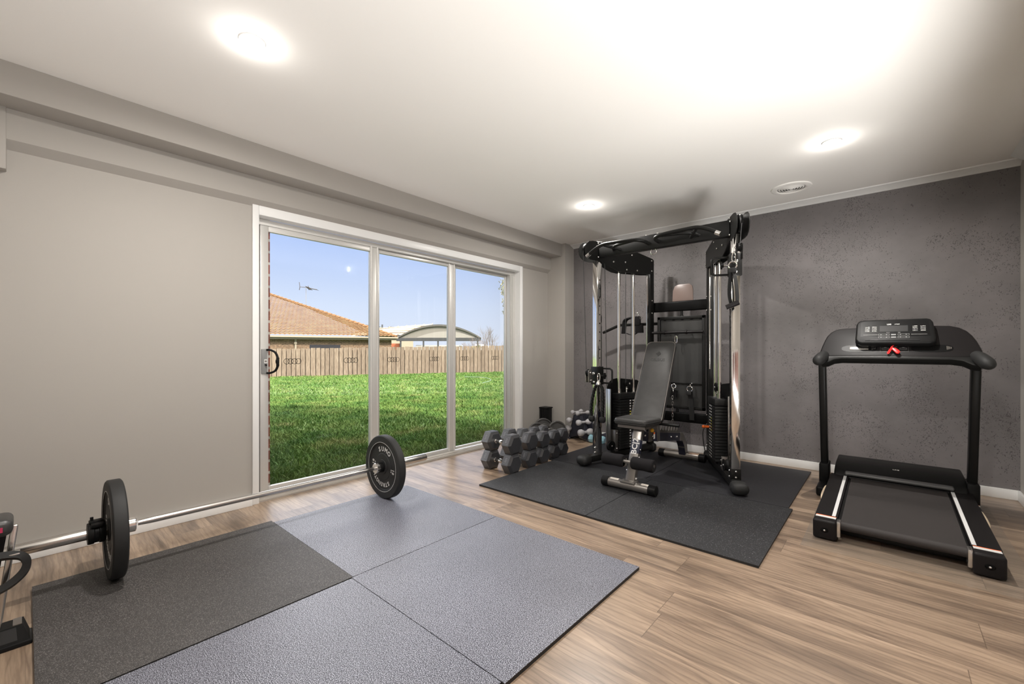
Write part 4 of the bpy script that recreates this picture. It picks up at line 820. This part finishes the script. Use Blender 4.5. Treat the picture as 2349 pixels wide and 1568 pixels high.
obj('clip', B().bprism([(.026, .060), (.044, .058), (.060, .040), (.066, .026), (.058, .012), (.046, .014), (.036, .030), (.026, .046)], .010, FA @ T(0, 0, .012), .003), redm, t)
# clear floor mat under the treadmill
fm = mat('clear_vinyl', (.50, .47, .42), .22); N, L = nodes(fm); N['Principled BSDF'].inputs['Alpha'].default_value = .13
tag(obj('floor_protector', B().box((-.36, 2.83, 0), (.52, 4.35, .002)), fm, at=(.05, 3.6, 0)), 'thin clear protector sheet on the boards beneath the treadmill', 'floor protector')
# ------------------------------------------------------------------ machine cropped at the left edge
LM = thing('exercise_machine', (-2.35, -.22, 0), 'black and chrome exercise machine cropped by the left edge of the photo', 'gym machine')
obj('base_rail', B().box((-2.46, -.62, 0), (-2.355, .018, .016), bev=.004), blackp, LM)
obj('base_block', B().add([(-2.46, -.50, .012), (-2.36, -.50, .012), (-2.36, .012, .012), (-2.46, .012, .012), (-2.45, -.50, .070), (-2.385, -.50, .070), (-2.385, -.004, .070), (-2.45, -.004, .070)], [(0, 3, 2, 1), (4, 5, 6, 7), (0, 1, 5, 4), (1, 2, 6, 5), (2, 3, 7, 6), (3, 0, 4, 7)]), blackp, LM)
obj('base_edge', B().box((-2.448, -.03, .0705), (-2.388, -.008, .073)), gun, LM)
obj('tread_pad', B().add([(-2.362, -.46, .016), (-2.362, -.018, .016), (-2.382, -.022, .066), (-2.382, -.46, .066)], [(0, 1, 2, 3)]), rubber, LM)
F = fr((-2.40, -.072, .02), (1, 0, 0), (0, .044, .39)); b = B().box((-.010, 0, -.009), (.010, .42, .009), F, .005, 3); obj('post', b, chromes, LM)
obj('side_panel', B().prism([(-.55, .10), (-.085, .10), (-.045, .40), (-.55, .42)], .02, M_X @ T(0, 0, -2.42)), satin, LM)
b = B().box((-2.47, -.55, .415), (-2.33, -.028, .475), bev=.022, seg=4); pd = obj('pad', b, vinyl, LM)
obj('pad_trim', B().box((-2.329, -.30, .435), (-2.327, -.052, .452)), mat('pink_trim', (.5, .03, .10), .5), pd)
b = B(); band(b, [(-2.34, -.16, .350), (-2.33, -.06, .352), (-2.33, -.01, .338), (-2.33, .004, .305), (-2.33, -.012, .268), (-2.33, -.06, .235), (-2.34, -.16, .215)], .05, .022, (1, 0, .5)); obj('foot_strap', b, rubber, LM)
obj('strap_buckle', B().box((-2.355, -.052, .352), (-2.305, -.012, .358), bev=.002), steel, LM)
# ------------------------------------------------------------------ outside
def gz(x, y):
    d = np.clip((-x-3.5)/9.0, 0, 1); return -.10-.20*d
nx, ny = 60, 60; xs = np.linspace(-75, -3.45, nx); ys = np.linspace(-30, 70, ny)
xs = -3.45-(np.linspace(0, 1, nx)**2)*72
vs = [(x, y, float(gz(x, y))) for x in xs for y in ys]; fs = [(i*ny+j, i*ny+j+1, (i+1)*ny+j+1, (i+1)*ny+j) for i in range(nx-1) for j in range(ny-1)]
struct('ground', B().add(vs, fs), lawnm)
# grass blades: nobody could count them
rng = np.random.default_rng(3)
def blades(n, d0, d1, hb, wb):
    F_ = np.array((-math.sin(R(41.262)), math.cos(R(41.262)))); R_ = np.array((math.cos(R(41.262)), math.sin(R(41.262))))
    d = np.sqrt(rng.uniform(d0**2, d1**2, n)); t = rng.uniform(-.60, .0, n); xy = F_*d[:, None]+R_*(d*t)[:, None]
    k = xy[:, 0] < -3.70; return xy[k], d[k]
V = []; Fc = []
for n, d0, d1 in ((26000, 3.2, 6.5), (42000, 6.5, 13), (34000, 13, 28)):
    xy, d = blades(n, d0, d1, 0, 0); m = len(xy)
    fence_x = -24.5+(xy[:, 1]-8.14)*.4485
    ok = xy[:, 0] > fence_x+.12; xy = xy[ok]; d = d[ok]; m = len(xy)
    cl = .5+.5*np.sin(xy[:, 0]*3.1+np.sin(xy[:, 1]*2.3)*2)*np.sin(xy[:, 1]*2.7)
    h = (.022+.035*rng.random(m)+.028*cl)*(1+d*.02); wd = (.0028+.0022*rng.random(m))*(1+d*.13); a = rng.uniform(0, 2*PI, m); ln = h*rng.uniform(.2, 1.1, m); b_ = rng.uniform(0, 2*PI, m)
    z = gz(xy[:, 0], xy[:, 1])-.004; dx = np.cos(a)*wd; dy = np.sin(a)*wd; lx = np.cos(b_)*ln; ly = np.sin(b_)*ln
    base = len(V)*0
    p0 = np.c_[xy[:, 0]-dx, xy[:, 1]-dy, z]; p1 = np.c_[xy[:, 0]+dx, xy[:, 1]+dy, z]; p2 = np.c_[xy[:, 0]+lx*.4+dx*.8, xy[:, 1]+ly*.4+dy*.8, z+h*.6]; p3 = np.c_[xy[:, 0]+lx*.4-dx*.8, xy[:, 1]+ly*.4-dy*.8, z+h*.6]; p4 = np.c_[xy[:, 0]+lx, xy[:, 1]+ly, z+h]
    V.append(np.stack([p0, p1, p2, p3, p4], 1).reshape(-1, 3))
V = np.concatenate(V); nb = len(V)//5; me = bpy.data.meshes.new('grass'); idx = np.arange(nb)*5
me.vertices.add(len(V)); me.vertices.foreach_set('co', V.ravel()); me.loops.add(nb*7)
li = np.stack([idx, idx+1, idx+2, idx+3, idx+3, idx+2, idx+4], 1).ravel(); me.loops.foreach_set('vertex_index', li.astype(np.int32))
me.polygons.add(nb*2); ls = np.stack([np.arange(nb)*7, np.arange(nb)*7+4], 1).ravel(); me.polygons.foreach_set('loop_start', ls.astype(np.int32)); me.update(calc_edges=True); me.validate()
me.materials.append(blade1); go = bpy.data.objects.new('grass', me); C.objects.link(go); tag(go, 'short bright green lawn grass between the glass door and the paling fence', 'grass', kind='stuff')
tag(obj('garden_hose', B().tube([(-16.0, 14.6, -.22), (-15.0, 14.8, -.2), (-14.1, 14.4, -.21), (-13.2, 13.6, -.22), (-12.6, 12.5, -.24)], .010, 8, smooth=6), mat('hose', (.12, .18, .14), .5), at=(-14, 14, -.25)), 'thin pale hose lying across the grass near the fence', 'hose')
# paling fence
FN = thing('paling_fence', (-21.7, 14.5, -.3), 'weathered timber paling fence across the far side of the lawn', 'fence')
A_ = Vector((-25.1, 6.9, 0)); D_ = Vector((5.692, 12.71, 0)).normalized(); NF = Vector((D_.y, -D_.x, 0)); LF = 17.0
FF = fr(A_, D_, (0, 0, 1))   # local x along fence, y up, z towards the house? (x cross y)
sgn = 1 if (FF.to_3x3() @ Vector((0, 0, 1))).dot(Vector((1, 0, 0))) > 0 else -1
random.seed(11); protos = []
OR['__'] = Vector((0, 0, 0))
k = 0; xpos = 0
while xpos < LF:
    wd = random.uniform(.215, .265); fb = (xpos/LF); top = 1.18+.30*fb+random.uniform(-.02, .02); bot = -.335
    tl = random.uniform(-.008, .008); off = sgn*(.016 if k % 2 else 0)+random.uniform(-.004, .004)
    b = B().prism([(xpos, bot), (xpos+wd-.034, bot), (xpos+wd-.034+tl, top), (xpos+tl, top-random.uniform(0, .012))], .018*sgn, FF @ T(0, 0, off))
    obj('paling', b, palem, FN, flat=True); xpos += wd; k += 1
obj('bottom_board', B().box((0, -.40, -.03), (LF*.55, -.27, .05), FF), mat('sleeper', (.20, .14, .075), .9), FN)
obj('fence_backing', B().box((0, -.33, -.012), (LF, 1.15, .012), FF @ T(0, 0, -.07*sgn)), palem, FN)  # panel added behind the palings so their gaps fall dark
obj('fence_rail', B().box((0, .95, -.06), (LF, 1.03, -.02 if sgn > 0 else -.06+.04), FF @ T(0, 0, -.13*sgn)), palem, FN)
# neighbour's house
EU = (Vector((-28.978, 19.275, 0))-Vector((-32.789, 10.876, 0))).normalized(); NI = Vector((EU.y, -EU.x, 0)); NI = NI if NI.x < 0 else -NI
CR = Vector((-28.978, 19.275, 2.17)); HS = thing('brick_house', (CR.x, CR.y, -.3), 'brown brick house with a tan tiled hip roof behind the fence', 'house')
FH = fr(CR, -EU, NI)   # local x to the left along the eave, y inward, z up/down
zs = 1 if (FH.to_3x3() @ Vector((0, 0, 1))).z > 0 else -1
def HP(a, c, z): return CR-EU*a+NI*c+Vector((0, 0, z))
tp_ = math.tan(R(22.5)); cw, crs = .30, .315
vs = []; fs = []; nu = 8; LE = 15.0; uN = int(LE/cw*nu); rowsN = 31
for j in range(rowsN):
    v0_ = j*crs; u0 = max(0, int((v0_-.03)/cw*nu)); n0_ = len(vs); cnt = uN-u0+1
    for vv, lf in ((v0_+.13, .060), (v0_, .082), (v0_, .094), (v0_+crs+.16, .008)):
        for u in range(u0, uN+1):
            a = u/nu*cw; ph = (a/cw) % 1.0; vs.append(HP(a, vv, vv*tp_+.05*math.sin(PI*ph)+lf))
    for r_ in range(3):
        for u in range(cnt-1): q0 = n0_+r_*cnt+u; fs.append((q0, q0+1, q0+cnt+1, q0+cnt))
b = B().add(vs, fs); obj('tiled_roof', b, tilem, HS, flat=True)
b = B()
b.add([HP(0, 0, -.02), HP(7, 7, 7*tp_-.02), HP(0, 9, -.02)], [(0, 1, 2)]); obj('roof_side', b, tilem, HS)
b = B(); hl_ = 10.2; n_ = int(hl_/.32)
for i in range(n_):
    a0, a1 = i*hl_/n_, (i+1.08)*hl_/n_; p = HP(a0, a0, a0*tp_+.02); q_ = HP(a1, a1, a1*tp_+.0); b.tube([p+Vector((0, 0, .035)), q_+Vector((0, 0, .03))], [.125, .11], 10)
obj('hip_capping', b, capm, HS)
b = B().prism([(-.35, -.02), (15, -.02), (15, -.16), (-.35, -.16)], .02, fr(CR, -EU, (0, 0, 1)) @ T(0, 0, 0)); 
b = B().add([HP(-.1, -.12, .02), HP(15, -.12, .02), HP(15, -.12, -.09), HP(-.1, -.12, -.09), HP(-.1, 0, .0), HP(15, 0, .0), HP(15, 0, -.09), HP(-.1, 0, -.09)], [(0, 1, 2, 3), (7, 6, 5, 4), (0, 4, 5, 1), (3, 2, 6, 7), (0, 3, 7, 4), (1, 5, 6, 2)]); obj('gutter', b, creamm, HS)
b = B().add([HP(0, 0, -.06), HP(15, 0, -.06), HP(15, 0, -.22), HP(0, 0, -.22), HP(0, .04, -.06), HP(15, .04, -.06), HP(15, .04, -.22), HP(0, .04, -.22), HP(0, .5, -.22), HP(15, .5, -.22)], [(0, 1, 2, 3), (4, 7, 6, 5), (3, 2, 9, 8), (0, 4, 5, 1), (0, 3, 7, 4)]); obj('fascia', b, mat('fascia', (.17, .145, .11), .6), HS)
FW = fr(HP(0, .45, 0), -EU, (0, 0, 1)) if True else None
b = B().box((.35, -2.6, -.1), (15, -.2, .1), FW)
bw = obj('house_wall', b, brick_n, HS, at=None)
mp_ = [n for n in brick_n.node_tree.nodes if n.type == 'MAPPING'][0]
mp_.vector_type = 'POINT'; mp_.inputs['Rotation'].default_value = (PI/2, 0, 0)
ez = math.atan2(EU.y, EU.x)
_t = [n for n in brick_n.node_tree.nodes if n.type == 'TEX_COORD'][0]; rot = brick_n.node_tree.nodes.new('ShaderNodeVectorRotate'); rot.rotation_type = 'Z_AXIS'; rot.inputs['Angle'].default_value = -ez
brick_n.node_tree.links.new(_t.outputs['Object'], rot.inputs['Vector']); brick_n.node_tree.links.new(rot.outputs[0], mp_.inputs[0])
for a0, a1, lab in ((9.0, 10.05, 0), (4.1, 6.2, 0)):
    wn_ = obj('window', B().box((a0, -2.0, .10), (a1, -.62, .13), FW).box((a0, -2.0, -.13), (a1, -.62, -.10), FW), mat('window_dark', (.03, .03, .035), .2), HS)
obj('downpipe', B().box((7.05, -2.6, -.20), (7.17, -.12, -.11), FW).box((7.02, -.55, -.24), (7.20, -.45, -.1), FW).box((7.05, -2.6, .11), (7.17, -.12, .20), FW), creamm, HS)
# antenna
ax_, ay_ = -37.816, 16.044
AN = thing('tv_antenna', (ax_, ay_, 4.95), 'thin television antenna on a mast above the tan tiled roof', 'antenna')
mz = mat('mast_metal', (.30, .30, .30), .4, metal=.5); dkm = mat('antenna_dark', (.06, .06, .065), .5)
Rr_ = Vector((math.cos(R(41.262)), math.sin(R(41.262)), 0)); PX = 37/979.7
def ap_(du, dv, dd=0): return Vector((ax_, ay_, 6.56))+Rr_*(du*PX)+Vector((0, 0, dv*PX))+Vector((-.6595, .7516, 0))*dd
obj('mast', B().tube([ap_(0, -46), ap_(0, 4)], .022, 8), mz, AN)
obj('boom', B().tube([ap_(-14, 2.5), ap_(2, 1), ap_(29, -5, -.4)], .028, 8), dkm, AN)
b = B(); b.tube([ap_(-14, 2), ap_(-15.5, 13)], .03, 8).tube([ap_(-14, 2), ap_(-15.5, -5)], .03, 8)
for k in range(5): b.tube([ap_(2+k*1.9, 3-k*.6, -.3), ap_(3.5+k*1.9, -3-k*.3, .3)], .018, 6)
b.tube([ap_(5, 5), ap_(7, -5)], .03, 6)
for k in range(7): b.tube([ap_(12+k*2.4, -1-k*.5, -.25), ap_(12+k*2.4, -2.2-k*.5, .25)], .012, 6)
obj('antenna_elements', b, dkm, AN)
# carport with curved gable
CA, CBp = Vector((-37.88, 25.3, 0)), Vector((-31.466, 30.927, 0)); CD = (CBp-CA); CW = CD.length; CD.normalize(); CI = Vector((-CD.y, CD.x, 0))
CI = CI if CI.dot(Vector((-.66, .75, 0))) > 0 else -CI
CP_ = thing('carport', (CA.x, CA.y, -.3), 'open carport with a curved grey gable beyond the fence', 'carport')
FC = fr(CA, CD, (0, 0, 1)); zi = 1 if (FC.to_3x3() @ Vector((0, 0, 1))).dot(CI) > 0 else -1
grc = mat('carport_steel', (.085, .08, .07), .5); dkc = mat('carport_dark', (.045, .045, .045), .5)
def arcp(x0, x1, zb, h, n=24): return [(x0+(x1-x0)*i/n, zb+h*(1-((2*i/n)-1)**2)) for i in range(n+1)]
o_ = arcp(-.15, CW+.15, 2.44, 1.40); i_ = arcp(.1, CW-.1, 2.44, 1.20)
obj('arch_edge', B().prism(o_+i_[::-1], .25*zi, FC @ T(0, 0, -.15*zi)), grc, CP_, ang=20)
obj('gable_panel', B().prism(arcp(.1, CW-.1, 2.44, 1.20), .05*zi, FC), mat('gable_panel', (.17, .155, .13), .6), CP_)
obj('gable_panel_inner', B().prism(arcp(1.9, CW-.5, 2.46, .66), .03*zi, FC @ T(0, 0, -.05*zi)), mat('gable_pale', (.25, .23, .20), .6), CP_)
vs = []; 
for d_ in (0, 4): vs += [FC @ Vector((x, z-.02, d_*zi)) for x, z in o_]
n_ = len(o_); obj('curved_roof', B().add(vs, [(i, i+1, i+1+n_, i+n_) for i in range(n_-1)]), grc, CP_)
obj('beam', B().box((-.1, 2.12, -.1), (CW+.05, 2.44, .1), FC), dkc, CP_)
for x in (.25, 2.6, 4.1, CW-.35): obj('post', B().box((x, -.3, -.07), (x+.14, 2.2, .07), FC), dkc, CP_)
tag(obj('white_shed', B().box((.55, -.3, 0), (5.6, 1.72, 3*zi), FC @ T(0, 0, 6*zi)).box((.5, 1.72, -.05), (5.7, 1.80, 3*zi), FC @ T(0, 0, 6*zi)), mat('shed_white', (.42, .41, .39), .5), at=(-36, 30, 0)), 'white shed showing beneath the curved carport gable', 'shed')
cv = Vector((-31.5, 35.0, 0)); cvo = thing('caravan', (-35.5, 35.5, -.3), 'white caravan roof just above the right part of the fence', 'caravan')
FV = fr(Vector((-35.8, 33.6, 0)), Rr_, (0, 0, 1))
obj('caravan_body', B().bprism([(-.2, -.3), (2.4, -.3), (2.4, 1.55), (2.2, 1.72), (.2, 1.72), (-.2, 1.4)], 2, FV @ T(0, 0, -2), .05), mat('caravan_white', (.40, .40, .39), .4), cvo); obj('roof_hatch', B().box((.5, 1.70, -1.2), (1.5, 1.86, -.4), FV, .04), labelw, cvo)
tag(obj('orange_gate', B().box((-1.2, -.3, 0), (-.15, 1.9, .2), FC @ T(0, 0, 1.5*zi)), mat('orange_brick', (.32, .09, .04), .8), at=(-38, 25, 0)), 'narrow orange brick pier beside the carport', 'pier')
# pale metal roof and blue-grey roof farther away
b = B(); rf = [Vector((-46.5, 24.6, 2.95)), Vector((-39.8, 30.5, 2.95)), Vector((-41.4, 32.6, 4.40)), Vector((-47.5, 27.0, 3.75))]
o = thing('far_house', (-43, 29, -.3), 'cream metal roof rising behind the carport', 'house')
obj('metal_roof', B().add(rf+[p+Vector((-.5, .5, -.1)) for p in rf], [(0, 1, 2, 3), (7, 6, 5, 4)]), mat('cream_roof', (.30, .26, .19), .5), o)
b = B()
for k in range(9):
    t_ = k/8; p = rf[0].lerp(rf[1], t_); q_ = rf[3].lerp(rf[2], t_); b.tube([p+Vector((0, 0, .05)), q_+Vector((0, 0, .05))], .05, 6)
for k in range(1, 5): t_ = k/5; b.tube([rf[0].lerp(rf[3], t_)+Vector((.05, -.05, .06)), rf[1].lerp(rf[2], t_)+Vector((.05, -.05, .06))], .045, 6)
obj('roof_ribs', b, mat('rib_tan', (.22, .16, .10), .6), o)
o = thing('distant_house', (-62, 37, -.3), 'blue-grey roof with a vent box far behind the tan roof', 'house')
PB = 70/979.7
def fp(u, v, D=70): 
    a = (u-1174.5)/979.7; c = (805.36-v)/979.7; return Vector((D*(-.6595+.7516*a), D*(.7516+.6595*a), 1.07+D*c))
b = B().add([fp(838, 744), fp(862, 745), fp(905, 760), fp(905, 775), fp(838, 775), fp(838, 744, 74), fp(862, 745, 74), fp(905, 760, 74)], [(0, 1, 2, 3, 4), (0, 5, 6, 1), (1, 6, 7, 2)]); obj('roof', b, mat('bluegrey_roof', (.10, .12, .16), .5), o)
obj('house_wall', B().box((-66.5, 38.2, -.3), (-60.5, 43.5, 3.1)), creamm, o)
obj('vent_box', B().box(tuple(fp(890, 756)), tuple(fp(890, 756)+Vector((.9, .6, .5)))).cyl(fp(877, 752), fp(877, 744), .12), dkm, o)
# trees
def tree(name, base, h, seed, m, lab, dens=5, spread=.5, r0=.06):
    random.seed(seed); b = B()
    def br(p, d, l, r, dep):
        q_ = p+d*l; b.tube([p, p.lerp(q_, .5)+Vector((random.uniform(-1, 1), random.uniform(-1, 1), 0))*l*.04, q_], [r, r*.85, r*.65], 6)
        if dep == 0: return
        for k in range(random.choice((2, 3, 3))):
            nd_ = (d+Vector((random.uniform(-1, 1), random.uniform(-1, 1), random.uniform(-.1, .5)))*spread).normalized(); br(q_ if k else p.lerp(q_, .7), nd_, l*random.uniform(.62, .85), r*.6, dep-1)
    t = thing(name, base, lab, 'tree', 'trees beyond the fence')
    for k in range(3): br(Vector(base)+Vector((random.uniform(-.3, .3), random.uniform(-.3, .3), 0)), Vector((random.uniform(-.3, .3), random.uniform(-.3, .3), 1)).normalized(), h*.27, r0, dens)
    obj('branches', b, m, t); return t
bark = mat('bare_bark', (.15, .12, .10), .9)
tree('bare_tree', (-22.3, 22.4, -.3), 3.55, 5, bark, 'leafless tree standing behind the right end of the fence', 5, .50, .045)
tree('bare_tree', (-24.6, 23.9, -.3), 3.0, 9, mat('bare_bark2', (.18, .135, .11), .9), 'low leafless shrub between the carport and the tall bare tree', 5, .6, .035)
random.seed(8)
t = thing('gum_tree', (-7.6, 9.6, -.3), 'gum tree whose leafy twigs hang at the right edge of the glass', 'tree')
lm = [mat('gum_leaf', (.17, .15, .03), .6), mat('gum_leaf_dark', (.06, .07, .022), .6)]
def leafcluster(u0, v0, w_, h_, n):
    b = B()
    for k in range(n):
        v = random.uniform(0, 1); u = random.gauss(0, .33)*(1-.3*v); D = 12+random.uniform(-.5, .5)
        p = fp(u0+u*w_, v0+v*h_, D); M = T(*p) @ Matrix.Rotation(random.uniform(0, 6.3), 4, 'Z') @ Matrix.Rotation(random.uniform(-.7, .7), 4, 'X')
        b.mat(0 if random.random() < .6 else 1); l = random.uniform(.035, .075); b.add([(0, 0, 0), (.012, 0, -l*.5), (0, .002, -l), (-.012, 0, -l*.5)], [(0, 1, 2, 3)], M)
    return b
obj('leaves', leafcluster(1156, 640, 15, 34, 260), lm, t, flat=True); obj('leaves', leafcluster(1158, 683, 11, 36, 200), lm, t, flat=True)
b = B().tube([(-7.0, 9.9, -.25), (-7.1, 9.8, 2), (-7.2, 9.7, 4.5)], [.16, .13, .09], 10).tube([(-7.2, 9.7, 4.3), fp(1162, 560, 12), fp(1157, 636, 12), fp(1158, 715, 12)], [.05, .03, .012, .004], 8, smooth=5); obj('trunk', b, bark, t)
tag(obj('distant_shrubs', leafcluster(1092, 786, 26, 10, 10), lm, flat=True), 'yellow-brown shrub top behind the fence near the carport post', 'shrub')
# unseen roof slab of our own house, outlined to cast the lawn shadow
k_ = -1/SUN_D.z; sh_pts = [(-3.5, 4.87), (-4.6, 4.91), (-7.75, 5.05), (-9.2, 4.70), (-10.1, 4.42), (-10.94, 3.79), (-12.6, 2.4), (-15, -1), (-15, -9), (-3.5, -9)]
HR = 5.2; up = [(x-SUN_D.x*k_*(HR+.25), y-SUN_D.y*k_*(HR+.25)) for x, y in sh_pts]
struct('lawn_shade_roof', B().prism(up, .12, z0=HR), mat('own_roof', (.25, .23, .2), .8))
struct('house_wall', B().box((XR+1.3, -4, -.3), (XR+1.45, 4.9, HR)).box((XR+.15, -1.6, -.3), (XR+1.3, -1.45, HR)).box((XR+.15, 4.75, -.3), (XR+1.3, 4.9, HR)), brick_o)  # unseen walls placed to keep direct sun out of the added opening
